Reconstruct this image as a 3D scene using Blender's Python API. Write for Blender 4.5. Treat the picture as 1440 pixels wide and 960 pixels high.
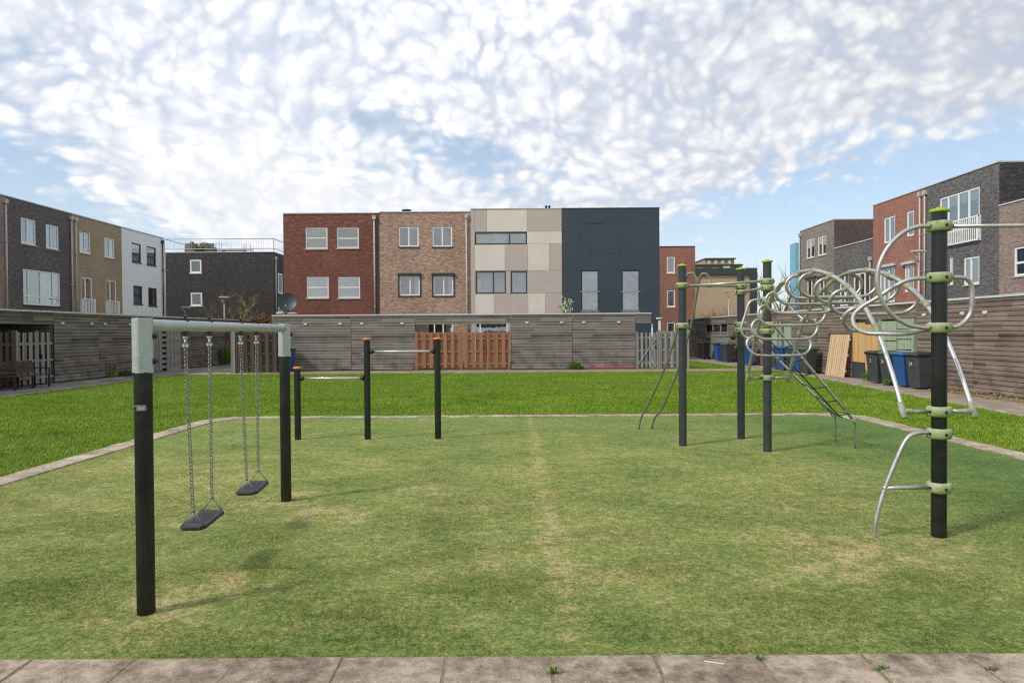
import bpy, math, random
import numpy as np
from mathutils import Vector, Matrix
rad = math.radians
RND = random.Random(7)
for o in list(bpy.data.objects): bpy.data.objects.remove(o)
scene = bpy.context.scene
COL = scene.collection

# ---------------------------------------------------------------- camera
CAMH = 1.8
cd = bpy.data.cameras.new('camera'); cam = bpy.data.objects.new('camera', cd); COL.objects.link(cam)
cd.sensor_width = 36; cd.lens = 24; cd.clip_start = 0.05; cd.clip_end = 3000
cam.matrix_world = Matrix.Translation((0, 0, CAMH)) @ (Matrix.Rotation(rad(90) - 0.0135, 4, 'X') @ Matrix.Rotation(-0.0065, 4, 'Z'))
scene.camera = cam
scene.view_settings.view_transform = 'Standard'; scene.view_settings.look = 'None'
scene.view_settings.exposure = 0.38; scene.view_settings.gamma = 1.0
scene.view_settings.use_curve_mapping = False
scene.render.engine = 'CYCLES'
scene.cycles.use_denoising = False; scene.cycles.filter_width = 1.2; scene.cycles.max_bounces = 6; scene.cycles.transparent_max_bounces = 12

# ---------------------------------------------------------------- light
SUN_EL, SUN_AZ = 42.0, 239.0        # azimuth clockwise from +Y (north): 239 = from the left, slightly behind
sd = bpy.data.lights.new('sun', 'SUN'); sd.energy = 1.9; sd.angle = rad(8); sd.color = (1, 0.95, 0.86)
sun = bpy.data.objects.new('sun', sd); COL.objects.link(sun)
azr, elr = rad(SUN_AZ), rad(SUN_EL)
sdir = Vector((math.sin(azr) * math.cos(elr), math.cos(azr) * math.cos(elr), math.sin(elr)))
sun.rotation_euler = sdir.to_track_quat('Z', 'Y').to_euler()

# node helper -------------------------------------------------------------
class N:
    def __init__(s, nt): s.nt = nt; s.nodes = nt.nodes; s.links = nt.links
    def _set(s, node, i, v):
        if v is None: return
        if hasattr(v, 'is_output') or isinstance(v, bpy.types.NodeSocket): s.links.new(v, node.inputs[i])
        else:
            sock = node.inputs[i]
            if sock.type == 'RGBA' and len(v) == 3: v = (*v, 1)
            sock.default_value = v
    def math(s, op, a, b=None, c=None, clamp=False):
        n = s.nodes.new('ShaderNodeMath'); n.operation = op; n.use_clamp = clamp
        for i, v in enumerate((a, b, c)): s._set(n, i, v)
        return n.outputs[0]
    def vmath(s, op, a, b=None, out=0):
        n = s.nodes.new('ShaderNodeVectorMath'); n.operation = op
        s._set(n, 0, a); s._set(n, 1, b)
        return n.outputs[out]
    def scale(s, a, f):
        n = s.nodes.new('ShaderNodeVectorMath'); n.operation = 'MULTIPLY'; s._set(n, 0, a); n.inputs[1].default_value = f
        return n.outputs[0]
    def noise(s, vec, scale=5, detail=4, rough=.55, dist=0.0, col=False):
        n = s.nodes.new('ShaderNodeTexNoise'); s._set(n, 'Vector', vec)
        n.inputs['Scale'].default_value = scale; n.inputs['Detail'].default_value = detail
        n.inputs['Roughness'].default_value = rough; n.inputs['Distortion'].default_value = dist
        return n.outputs['Color' if col else 'Fac']
    def ramp(s, fac, stops, interp='LINEAR'):
        n = s.nodes.new('ShaderNodeValToRGB'); n.color_ramp.interpolation = interp
        el = n.color_ramp.elements
        while len(el) < len(stops): el.new(0.5)
        for e, (p, c) in zip(el, stops):
            e.position = p; e.color = (c, c, c, 1) if not hasattr(c, '__len__') else (*c[:3], 1)
        s._set(n, 0, fac)
        return n.outputs[0]
    def mix(s, f, a, b, mode='MIX', clamp=False):
        n = s.nodes.new('ShaderNodeMix'); n.data_type = 'RGBA'; n.blend_type = mode; n.clamp_result = clamp
        s._set(n, 0, f); s._set(n, 6, a); s._set(n, 7, b)
        return n.outputs[2]
    def maprange(s, v, a, b, c=0, d=1, smooth=False):
        n = s.nodes.new('ShaderNodeMapRange'); n.clamp = True
        if smooth: n.interpolation_type = 'SMOOTHSTEP'
        for i, x in enumerate((v, a, b, c, d)): s._set(n, i, x)
        return n.outputs[0]
    def sep(s, v):
        n = s.nodes.new('ShaderNodeSeparateXYZ'); s._set(n, 0, v); return n.outputs
    def comb(s, x, y, z):
        n = s.nodes.new('ShaderNodeCombineXYZ'); s._set(n, 0, x); s._set(n, 1, y); s._set(n, 2, z); return n.outputs[0]
    def coord(s, w='Object'):
        return s.nodes.new('ShaderNodeTexCoord').outputs[w]
    def bump(s, h, strength=.3, dist=.01):
        n = s.nodes.new('ShaderNodeBump'); n.inputs['Strength'].default_value = strength
        n.inputs['Distance'].default_value = dist; s._set(n, 'Height', h); return n.outputs[0]

# sky: Nishita sky seen through a broken layer of small puffy cloud ------------
w = bpy.data.worlds.new('World'); scene.world = w; w.use_nodes = True
nt = w.node_tree; nt.nodes.clear(); k = N(nt)
sky = nt.nodes.new('ShaderNodeTexSky'); sky.sky_type = 'NISHITA'; sky.sun_disc = False
sky.sun_elevation = elr; sky.sun_rotation = azr; sky.air_density = 1.0; sky.dust_density = 1.2; sky.ozone_density = 1.3
d = k.coord('Generated'); dx, dy, dz = k.sep(d)
zz = k.math('ADD', k.math('MAXIMUM', dz, 0.0), 0.055)
u = k.math('DIVIDE', dx, zz); v = k.math('DIVIDE', dy, zz)
uv = k.comb(u, v, 0.0)
# round little puffs: azimuth against a gently stretched elevation, lightly folded by noise
th = k.math('ARCTAN2', dx, dy)
gz = k.math('ADD', dz, k.math('MULTIPLY', k.math('LOGARITHM', k.math('ADD', k.math('MAXIMUM', dz, 0.0), .09), 2.71828), .13))
pv = k.comb(th, gz, 0.0)
wl = k.vmath('SUBTRACT', k.noise(pv, 3.5, 2, .5, 0, True), (.5, .5, .5)); wf = k.vmath('SUBTRACT', k.noise(pv, 16.0, 3, .6, 0, True), (.5, .5, .5))
uvw = k.vmath('ADD', pv, k.vmath('ADD', k.scale(wl, (.12, .12, 0)), k.scale(wf, (.035, .035, 0))))
big = k.noise(uv, .8, 4, .55)
mid = k.noise(uv, 2.6, 4, .55, .4)
fine = k.noise(uvw, 38, 7, .68)
soft = k.noise(uvw, 13, 4, .6)
def vor(sc, off):
    c_ = nt.nodes.new('ShaderNodeTexVoronoi'); c_.feature = 'SMOOTH_F1'; c_.inputs['Scale'].default_value = sc; c_.inputs['Smoothness'].default_value = .35; c_.inputs['Detail'].default_value = 0
    k._set(c_, 'Vector', k.vmath('ADD', uvw, off)); return k.maprange(c_.outputs['Distance'], .72, .08, 0, 1)
puff = k.math('ADD', k.math('MULTIPLY', vor(30.0, (0, 0, 0)), .55), k.math('MULTIPLY', vor(58.0, (3.1, 1.7, 0)), .45))
# coverage: a broken sheet, open to the blue at far right and far left, thinning in a gap left of centre
mm = k.math('MULTIPLY', k.math('SUBTRACT', mid, .5), 1.5)
bb = k.math('MULTIPLY', k.math('SUBTRACT', big, .5), 1.5)
edge = k.math('ADD', mm, bb)
right = k.maprange(k.math('ADD', k.math('ADD', u, k.math('MULTIPLY', v, .61)), edge), 2.8, 4.3, 1, 0, True)
left = k.maprange(k.math('ADD', u, edge), -2.5, -1.5, 0, 1, True)
gap = k.vmath('DISTANCE', k.comb(u, k.math('MULTIPLY', v, .8), 0), (-.40, 2.75, 0), 'Value')
hole = k.maprange(k.math('ADD', gap, mm), .0, .95, .62, 0, True)
bank = k.maprange(k.vmath('DISTANCE', k.comb(k.math('MULTIPLY', dx, .45), 0.0, dz), (-.13, 0, .16), 'Value'), .03, .16, .55, 0, True)
cov = k.math('ADD', k.math('SUBTRACT', k.math('MULTIPLY', right, left), hole), bank)
tex = k.math('ADD', k.math('MULTIPLY', puff, .46), k.math('ADD', k.math('MULTIPLY', mid, .24), k.math('ADD', k.math('MULTIPLY', fine, .36), k.math('MULTIPLY', soft, .24))))   # about .3 .. 1.1
dens = k.math('ADD', cov, k.math('MULTIPLY', k.math('SUBTRACT', tex, .60), 1.8))
alpha = k.maprange(dens, .02, .98, 0, 1, True)
alpha = k.math('MULTIPLY', alpha, .97)
shade = k.maprange(k.math('ADD', tex, k.math('MULTIPLY', k.math('SUBTRACT', big, .5), .5)), .38, .88, 0, 1, True)
CS = 0.12
glow = k.maprange(k.vmath('DISTANCE', d, (-.28, .80, .50), 'Value'), 0, .95, 1.12, .84, True)
ccol = k.mix(shade, (.59 / CS, .625 / CS, .71 / CS), (.97 / CS, .97 / CS, .975 / CS))
ccol = k.mix(k.math('MULTIPLY', bank, .9), ccol, (.78 / CS, .785 / CS, .79 / CS))
ccol = k.scale(ccol, (.925, .92, .91))
ccol = k.mix(1.0, ccol, k.comb(glow, glow, glow), 'MULTIPLY')
sk = k.mix(1.0, sky.outputs[0], (.92, .95, .96), 'MULTIPLY')
sk = k.mix(.32, sk, (.62 / CS, .72 / CS, .84 / CS))
final = k.mix(alpha, sk, ccol)
# low haze whitens the last degrees over the horizon
hz = k.maprange(dz, 0.0, .22, .38, 0, True)
final = k.mix(hz, final, (.68 / CS, .75 / CS, .83 / CS))
bg = nt.nodes.new('ShaderNodeBackground'); bg.inputs['Strength'].default_value = CS
k.links.new(final, bg.inputs[0])
wo = nt.nodes.new('ShaderNodeOutputWorld'); k.links.new(bg.outputs[0], wo.inputs[0])
try: w.cycles.sampling_method = 'MANUAL'; w.cycles.sample_map_resolution = 512
except Exception: pass

# ---------------------------------------------------------------- materials
def pmat(name, base=None, rough=.6, metal=0.0, fn=None, spec=.5):
    m = bpy.data.materials.new(name); m.use_nodes = True
    nt = m.node_tree; b = nt.nodes['Principled BSDF']; k = N(nt)
    b.inputs['Roughness'].default_value = rough; b.inputs['Metallic'].default_value = metal
    b.inputs['Specular IOR Level'].default_value = spec
    if base is not None: b.inputs['Base Color'].default_value = (*base, 1)
    if fn:
        r = fn(k, b) or {}
        for kk, vv in r.items(): k._set(b, kk, vv)
    return m

def mottled(name, base, rough=.6, metal=0., amt=.25, scale=6, dirt=None, dirtamt=.4, bump=0., spec=.5):
    """a painted or plain material with uneven tone, some dirt and varied roughness"""
    def fn(k, b):
        c = k.coord('Object')
        n1 = k.noise(c, scale, 5, .6); n2 = k.noise(c, scale * 9, 3, .6)
        f = k.math('ADD', k.math('MULTIPLY', n1, .7), k.math('MULTIPLY', n2, .3))
        lo = tuple(x * (1 - amt) for x in base); hi = tuple(min(1, x * (1 + amt)) for x in base)
        col = k.mix(k.maprange(f, .3, .7), lo, hi)
        if dirt: col = k.mix(k.maprange(k.noise(c, scale * 2.3, 6, .65), .48, .72, 0, dirtamt), col, dirt)
        r = {'Base Color': col, 'Roughness': k.maprange(n1, .25, .75, max(.05, rough - .12), min(1, rough + .12))}
        if bump: r['Normal'] = k.bump(n2, bump, .005)
        return r
    return pmat(name, None, rough, metal, fn, spec)

def brick(name, c1, c2, mortar, efflo=None, efamt=.0, tonescale=.5, tone=.25, rw=.21, rh=.062):
    def fn(k, b):
        uv = k.nodes.new('ShaderNodeUVMap').outputs[0]
        t = k.nodes.new('ShaderNodeTexBrick'); k._set(t, 'Vector', uv)
        t.inputs['Scale'].default_value = 1; t.inputs['Brick Width'].default_value = rw; t.inputs['Row Height'].default_value = rh
        t.inputs['Mortar Size'].default_value = .009; t.inputs['Mortar Smooth'].default_value = .1; t.inputs['Bias'].default_value = 0
        t.inputs['Color1'].default_value = (*c1, 1); t.inputs['Color2'].default_value = (*c2, 1); t.inputs['Mortar'].default_value = (*mortar, 1)
        su = k.scale(uv, (1 / .42, 1 / .13, 1))
        big = k.noise(uv, tonescale, 5, .6)
        blot = k.noise(su, 1.6, 3, .7)            # clumps a few bricks wide
        col = k.mix(1.0, t.outputs[0], k.ramp(blot, [(.32, 1 - tone), (.68, 1 + tone)]), 'MULTIPLY')
        col = k.mix(1.0, col, k.ramp(big, [(.3, .86), (.7, 1.14)]), 'MULTIPLY')
        if efflo:
            st = k.noise(k.scale(uv, (1.2, 5, 1)), 2.2, 6, .7)
            z = k.sep(uv)[1]
            m = k.math('MULTIPLY', k.maprange(st, .52, .72), k.maprange(z, 4.0, 9.2, .15, 1))
            col = k.mix(k.math('MULTIPLY', m, efamt), col, efflo)
        return {'Base Color': col, 'Normal': k.bump(t.outputs['Fac'], -.4, .006)}
    return pmat(name, None, .85, 0, fn, .3)

def planks(name, c_lo, c_hi, stain=(.02, .018, .016), pitch=.13, green=.0, streak=.6):
    """weathered horizontal cladding: every board its own tone, grain running along it"""
    def fn(k, b):
        uv = k.nodes.new('ShaderNodeUVMap').outputs[0]
        x, y, _ = k.sep(uv)
        row = k.math('FLOOR', k.math('DIVIDE', y, pitch))
        seg = k.math('FLOOR', k.math('DIVIDE', k.math('ADD', x, k.math('MULTIPLY', row, 1.37)), 2.9))
        wn = k.nodes.new('ShaderNodeTexWhiteNoise'); wn.noise_dimensions = '2D'; k._set(wn, 'Vector', k.comb(row, seg, 0))
        grain = k.noise(k.comb(k.math('MULTIPLY', x, 1.3), k.math('MULTIPLY', y, 34), k.math('MULTIPLY', row, 3.1)), 1.5, 6, .7)
        patch = k.noise(uv, 1.1, 5, .6)
        f = k.math('ADD', k.math('MULTIPLY', wn.outputs['Value'], .55), k.math('ADD', k.math('MULTIPLY', grain, streak), k.math('MULTIPLY', patch, .5)))
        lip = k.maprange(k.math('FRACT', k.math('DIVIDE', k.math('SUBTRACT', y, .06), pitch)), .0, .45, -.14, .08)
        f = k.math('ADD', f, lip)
        col = k.mix(k.maprange(f, .55, 1.45), c_lo, c_hi)
        low = k.math('MULTIPLY', k.maprange(y, 0.1, 1.3, 1, 0), k.maprange(k.noise(uv, 1.7, 4, .6), .46, .62))
        col = k.mix(k.math('MULTIPLY', low, .55), col, stain)
        if green:
            g = k.math('MULTIPLY', k.maprange(y, 0, 1.0, 1, 0), k.maprange(k.noise(uv, 2.6, 4, .6), .5, .7))
            col = k.mix(k.math('MULTIPLY', g, green), col, (.07, .075, .03))
        return {'Base Color': col, 'Normal': k.bump(grain, .35, .004)}
    return pmat(name, None, .85, 0, fn, .25)

def timber(name, c_lo, c_hi, scale=1.0, wear=None):
    """vertical boards: grain along z, tone changing board by board through position"""
    def fn(k, b):
        uv = k.nodes.new('ShaderNodeUVMap').outputs[0]
        x, y, _ = k.sep(uv)
        cell = k.math('FLOOR', k.math('MULTIPLY', x, 11))
        wn = k.nodes.new('ShaderNodeTexWhiteNoise'); wn.noise_dimensions = '1D'; k._set(wn, 'W', cell)
        g = k.noise(k.comb(k.math('MULTIPLY', x, 40 * scale), k.math('MULTIPLY', y, 1.6), 0), 1.4, 6, .65)
        f = k.math('ADD', k.math('MULTIPLY', wn.outputs['Value'], .4), k.math('MULTIPLY', g, .8))
        col = k.mix(k.maprange(f, .3, .9), c_lo, c_hi)
        if wear:
            col = k.mix(k.maprange(k.noise(uv, 5, 6, .7), .52, .66, 0, .8), col, wear)
        return {'Base Color': col, 'Normal': k.bump(g, .3, .003)}
    return pmat(name, None, .8, 0, fn, .25)

M = {}
M['brick_red'] = brick('red_brick', (.225, .066, .047), (.145, .043, .034), (.18, .10, .08), (.46, .32, .29), .8)
M['brick_brown'] = brick('brown_mixed_brick', (.50, .305, .225), (.30, .165, .12), (.40, .32, .26), (.16, .09, .07), .5, tone=.42)
M['brick_orange'] = brick('orange_red_brick', (.38, .145, .10), (.28, .10, .072), (.32, .21, .17), (.45, .30, .26), .35, tone=.16)
M['brick_dark'] = brick('dark_grey_brick', (.150, .120, .120), (.075, .062, .066), (.17, .155, .15), (.20, .18, .19), .35, tone=.35)
M['brick_black'] = brick('near_black_brick', (.060, .050, .054), (.030, .026, .031), (.065, .06, .06), (.24, .22, .23), .75, tone=.3)
M['brick_grey'] = brick('warm_grey_brick', (.30, .25, .22), (.17, .145, .13), (.27, .24, .21), (.40, .36, .33), .4, tone=.3)
M['brick_slate'] = brick('slate_grey_brick', (.15, .135, .135), (.072, .067, .072), (.19, .18, .175), (.30, .28, .28), .5, tone=.45)
M['brick_pink'] = brick('pink_brown_brick', (.34, .235, .205), (.22, .15, .135), (.33, .27, .24), (.4, .35, .32), .3, tone=.3)
M['brick_darkbrown'] = brick('dark_brown_brick', (.135, .095, .085), (.085, .06, .055), (.13, .11, .10), None, 0, tone=.2)
M['brick_tan'] = brick('tan_brick', (.40, .30, .205), (.31, .23, .155), (.38, .31, .23), (.4, .32, .24), .3, tone=.14)
M['render_white'] = mottled('white_render', (.84, .85, .90), .85, amt=.05, scale=.6, dirt=(.45, .45, .46), dirtamt=.18)
M['render_tan'] = mottled('tan_render', (.52, .39, .27), .85, amt=.06, scale=.5)
M['paint_blue'] = mottled('light_blue_cladding', (.20, .42, .62), .7, amt=.04, scale=.2)
M['panel_light'] = mottled('pale_beige_panel', (.74, .66, .59), .6, amt=.05, scale=.8, dirt=(.4, .36, .32), dirtamt=.15)
M['panel_dark'] = mottled('taupe_panel', (.53, .445, .40), .6, amt=.05, scale=.8, dirt=(.3, .26, .23), dirtamt=.15)
M['panel_navy'] = mottled('dark_slate_panel', (.037, .058, .076), .5, amt=.08, scale=.5, dirt=(.07, .09, .11), dirtamt=.25)
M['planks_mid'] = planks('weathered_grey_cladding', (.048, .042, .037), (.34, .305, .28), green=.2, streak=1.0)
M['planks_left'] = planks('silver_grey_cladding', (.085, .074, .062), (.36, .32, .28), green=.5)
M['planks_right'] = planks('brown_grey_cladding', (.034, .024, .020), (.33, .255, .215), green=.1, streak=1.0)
M['picket_grey'] = timber('silvered_fence_boards', (.15, .14, .13), (.38, .37, .355))
M['picket_brown'] = timber('dark_brown_fence_boards', (.055, .038, .030), (.13, .095, .08))
M['picket_red'] = timber('reddish_brown_fence_boards', (.28, .125, .072), (.40, .20, .125))
M['picket_yellow'] = timber('fresh_yellow_timber', (.50, .27, .09), (.75, .50, .24))
M['picket_pine'] = timber('pale_pine_slats', (.50, .33, .19), (.78, .58, .38))
M['green_boards'] = timber('peeling_green_paint_boards', (.25, .33, .22), (.42, .50, .36), wear=(.26, .21, .13))
M['black_gap'] = pmat('dark_backing', (.012, .012, .012), .9)
M['trim_grey'] = mottled('grey_metal_trim', (.40, .40, .40), .5, 0.3, amt=.12, scale=3)
M['trim_white'] = mottled('pale_roof_edging', (.58, .58, .57), .55, amt=.1, scale=3)
M['trim_dark'] = mottled('dark_metal_trim', (.05, .055, .06), .5, amt=.1, scale=3)
M['roofing'] = mottled('grey_roof_felt', (.12, .12, .12), .9, amt=.3, scale=2)
M['frame_white'] = mottled('white_window_frame', (.88, .88, .87), .4, amt=.05, scale=4, dirt=(.5, .48, .45), dirtamt=.2)
M['frame_cream'] = mottled('cream_window_frame', (.82, .79, .72), .4, amt=.05, scale=4)
M['frame_dark'] = mottled('dark_window_frame', (.035, .04, .045), .4, amt=.15, scale=4)
M['pipe'] = mottled('pale_grey_downpipe', (.50, .49, .48), .5, amt=.1, scale=2)
M['stone'] = mottled('pale_stone_sill', (.42, .40, .37), .8, amt=.15, scale=5)
def _cloth(lo, hi):
    def fn(k, b):
        x, y, z = k.sep(k.nodes.new('ShaderNodeUVMap').outputs[0])
        wv = k.noise(k.comb(k.math('MULTIPLY', x, 16), k.math('MULTIPLY', y, .5), 0), 1.0, 3, .6)
        return {'Base Color': k.mix(k.maprange(wv, .35, .65), lo, hi), 'Normal': k.bump(wv, .5, .03)}
    return fn
M['net'] = pmat('net_curtain', None, .9, 0, _cloth((.62, .64, .66), (.92, .93, .93)))
M['net_grey'] = pmat('grey_curtain', None, .9, 0, _cloth((.45, .47, .50), (.85, .87, .90)))
M['drape_blue'] = pmat('lilac_blue_curtain', None, .9, 0, _cloth((.48, .52, .78), (.66, .70, .92)))
M['drape_teal'] = pmat('grey_blue_curtain', None, .9, 0, _cloth((.20, .30, .36), (.42, .52, .58)))
M['blind'] = mottled('pale_roller_blind', (.80, .86, .85), .8, amt=.04, scale=3)
M['blind_lilac'] = mottled('lilac_grey_blind', (.27, .30, .38), .8, amt=.04, scale=3)
def _glass():
    m = bpy.data.materials.new('window_glass'); m.use_nodes = True; nt = m.node_tree; nt.nodes.clear(); k = N(nt)
    tr = nt.nodes.new('ShaderNodeBsdfTransparent'); tr.inputs[0].default_value = (.93, .97, .98, 1)
    gl = nt.nodes.new('ShaderNodeBsdfGlossy'); gl.inputs['Roughness'].default_value = .02
    fr = nt.nodes.new('ShaderNodeFresnel'); fr.inputs[0].default_value = 1.5
    wob = k.bump(k.noise(k.coord('Object'), 1.3, 2, .5), .12, .05); k.links.new(wob, gl.inputs['Normal'])
    ms = nt.nodes.new('ShaderNodeMixShader'); k.links.new(k.math('ADD', k.math('MULTIPLY', fr.outputs[0], 1.6), .30, clamp=True), ms.inputs[0])
    k.links.new(tr.outputs[0], ms.inputs[1]); k.links.new(gl.outputs[0], ms.inputs[2])
    out = nt.nodes.new('ShaderNodeOutputMaterial'); k.links.new(ms.outputs[0], out.inputs[0])
    return m
M['glass'] = _glass()
def _galv(k, b):
    c = k.coord('Object')
    v = k.nodes.new('ShaderNodeTexVoronoi'); k._set(v, 'Vector', c); v.inputs['Scale'].default_value = 130
    n = k.noise(c, 9, 5, .6)
    f = k.math('ADD', k.math('MULTIPLY', k.sep(v.outputs['Color'])[0], .35), k.math('MULTIPLY', n, .65))
    col = k.mix(k.maprange(f, .2, .8), (.38, .41, .405), (.54, .57, .565))
    col = k.mix(k.maprange(k.noise(c, 22, 4, .7), .62, .74, 0, .5), col, (.16, .19, .13))
    return {'Base Color': col, 'Roughness': k.maprange(f, .2, .8, .42, .62)}
M['galv'] = pmat('galvanised_steel', None, .5, .55, _galv)
def _steel(k, b):
    c = k.coord('Object'); n = k.noise(c, 7, 5, .6)
    col = k.mix(k.maprange(n, .3, .7), (.42, .41, .39), (.62, .61, .59))
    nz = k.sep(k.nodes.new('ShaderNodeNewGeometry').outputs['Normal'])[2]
    under_tone = k.math('MULTIPLY', k.maprange(nz, .2, -.7), k.maprange(k.noise(c, 4, 4, .6), .35, .6, .15, .7))  # olive, rougher tone on downward-facing sides, broken up by noise
    col = k.mix(under_tone, col, (.22, .22, .10))
    return {'Base Color': col, 'Metallic': .75, 'Roughness': k.math('ADD', k.maprange(n, .3, .7, .32, .48), k.math('MULTIPLY', under_tone, .3))}
M['steel'] = pmat('brushed_steel_tube', None, .4, .75, _steel)
M['steel_bright'] = mottled('polished_steel_tube', (.80, .79, .82), .25, .85, amt=.06, scale=6)
M['steel_dull'] = mottled('dull_grey_tube', (.24, .235, .19), .5, .4, amt=.2, scale=6)
M['post'] = mottled('black_ribbed_post', (.005, .0065, .006), .30, 0, amt=.35, scale=4, dirt=(.045, .047, .043), dirtamt=.25, spec=.6)
M['post_grey'] = mottled('charcoal_ribbed_post', (.030, .034, .040), .38, 0, amt=.2, scale=4, dirt=(.10, .10, .10), dirtamt=.25, spec=.6)
M['rubber'] = mottled('black_rubber', (.022, .022, .025), .6, 0, amt=.3, scale=14, dirt=(.08, .08, .08), dirtamt=.4)
M['orange'] = mottled('orange_cap', (.75, .22, .035), .45, 0, amt=.1, scale=8)
M['lime'] = mottled('lime_green_cap', (.30, .46, .03), .45, 0, amt=.12, scale=8)
def _clamp(k, b):
    c = k.coord('Object'); n = k.noise(c, 11, 5, .65)
    nz = k.sep(k.nodes.new('ShaderNodeNewGeometry').outputs['Normal'])[2]
    col = k.mix(k.maprange(n, .3, .7), (.20, .27, .085), (.33, .38, .17))
    col = k.mix(k.math('MULTIPLY', k.maprange(nz, -.1, .8), k.maprange(k.noise(c, 30, 4, .7), .3, .6)), col, (.44, .46, .33))
    col = k.mix(k.maprange(k.noise(c, 17, 5, .7), .52, .70, 0, .8), col, (.11, .15, .03))
    return {'Base Color': col}
M['clamp'] = pmat('weathered_green_plastic', None, .6, 0, _clamp)
def _knuck(k, b):
    c = k.coord('Object'); n = k.noise(c, 13, 5, .65)
    col = k.mix(k.maprange(n, .3, .7), (.20, .22, .13), (.38, .39, .29))
    col = k.mix(k.maprange(k.noise(c, 25, 5, .7), .54, .70, 0, .8), col, (.09, .11, .03))
    return {'Base Color': col}
M['knuckle'] = pmat('dirty_pale_green_joint', None, .6, 0, _knuck)
M['bolt'] = pmat('black_bolt', (.012, .013, .014), .45)
M['binplastic'] = mottled('charcoal_bin_plastic', (.050, .054, .056), .5, 0, amt=.15, scale=4, dirt=(.12, .12, .11), dirtamt=.25)
M['binblack'] = mottled('black_bin_plastic', (.022, .023, .028), .5, 0, amt=.15, scale=4)
M['bingreen'] = mottled('green_lid_plastic', (.055, .13, .06), .5, 0, amt=.15, scale=4)
M['binblue'] = mottled('blue_bin_plastic', (.018, .085, .27), .45, 0, amt=.12, scale=4)
M['white_mark'] = pmat('white_marking', (.72, .72, .70), .6)
M['soil'] = mottled('dry_soil', (.20, .15, .095), .95, 0, amt=.35, scale=9, bump=.5)
M['lamp_white'] = mottled('white_lamp_housing', (.72, .72, .70), .5, amt=.05)
M['teal'] = mottled('dark_teal_dish', (.014, .034, .038), .5, 0., amt=.15, scale=3)
M['rock'] = mottled('pale_ballast_stone', (.42, .41, .36), .9, 0, amt=.25, scale=9, bump=.5)
M['wicker'] = mottled('grey_wicker', (.17, .155, .145), .8, 0, amt=.5, scale=22)
M['red_wood'] = mottled('red_painted_wood', (.32, .035, .03), .7, 0, amt=.2, scale=6)
M['bark'] = mottled('bare_branch_bark', (.19, .155, .085), .9, 0, amt=.3, scale=12)
M['bark_y'] = mottled('yellow_willow_bark', (.33, .27, .11), .9, 0, amt=.3, scale=12)
M['stem_red'] = mottled('red_dogwood_stems', (.26, .06, .04), .8, 0, amt=.3, scale=12)
M['leaf_y'] = pmat('young_olive_leaf', (.20, .20, .06), .6)
M['leaf_w'] = pmat('pale_green_leaf', (.42, .52, .30), .6)
M['leaf_g'] = pmat('weed_leaf', (.09, .19, .025), .6)
M['leaf_r'] = pmat('russet_leaf', (.20, .085, .04), .7)
M['straw'] = pmat('dead_leaf_litter', (.30, .22, .12), .8)
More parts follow.
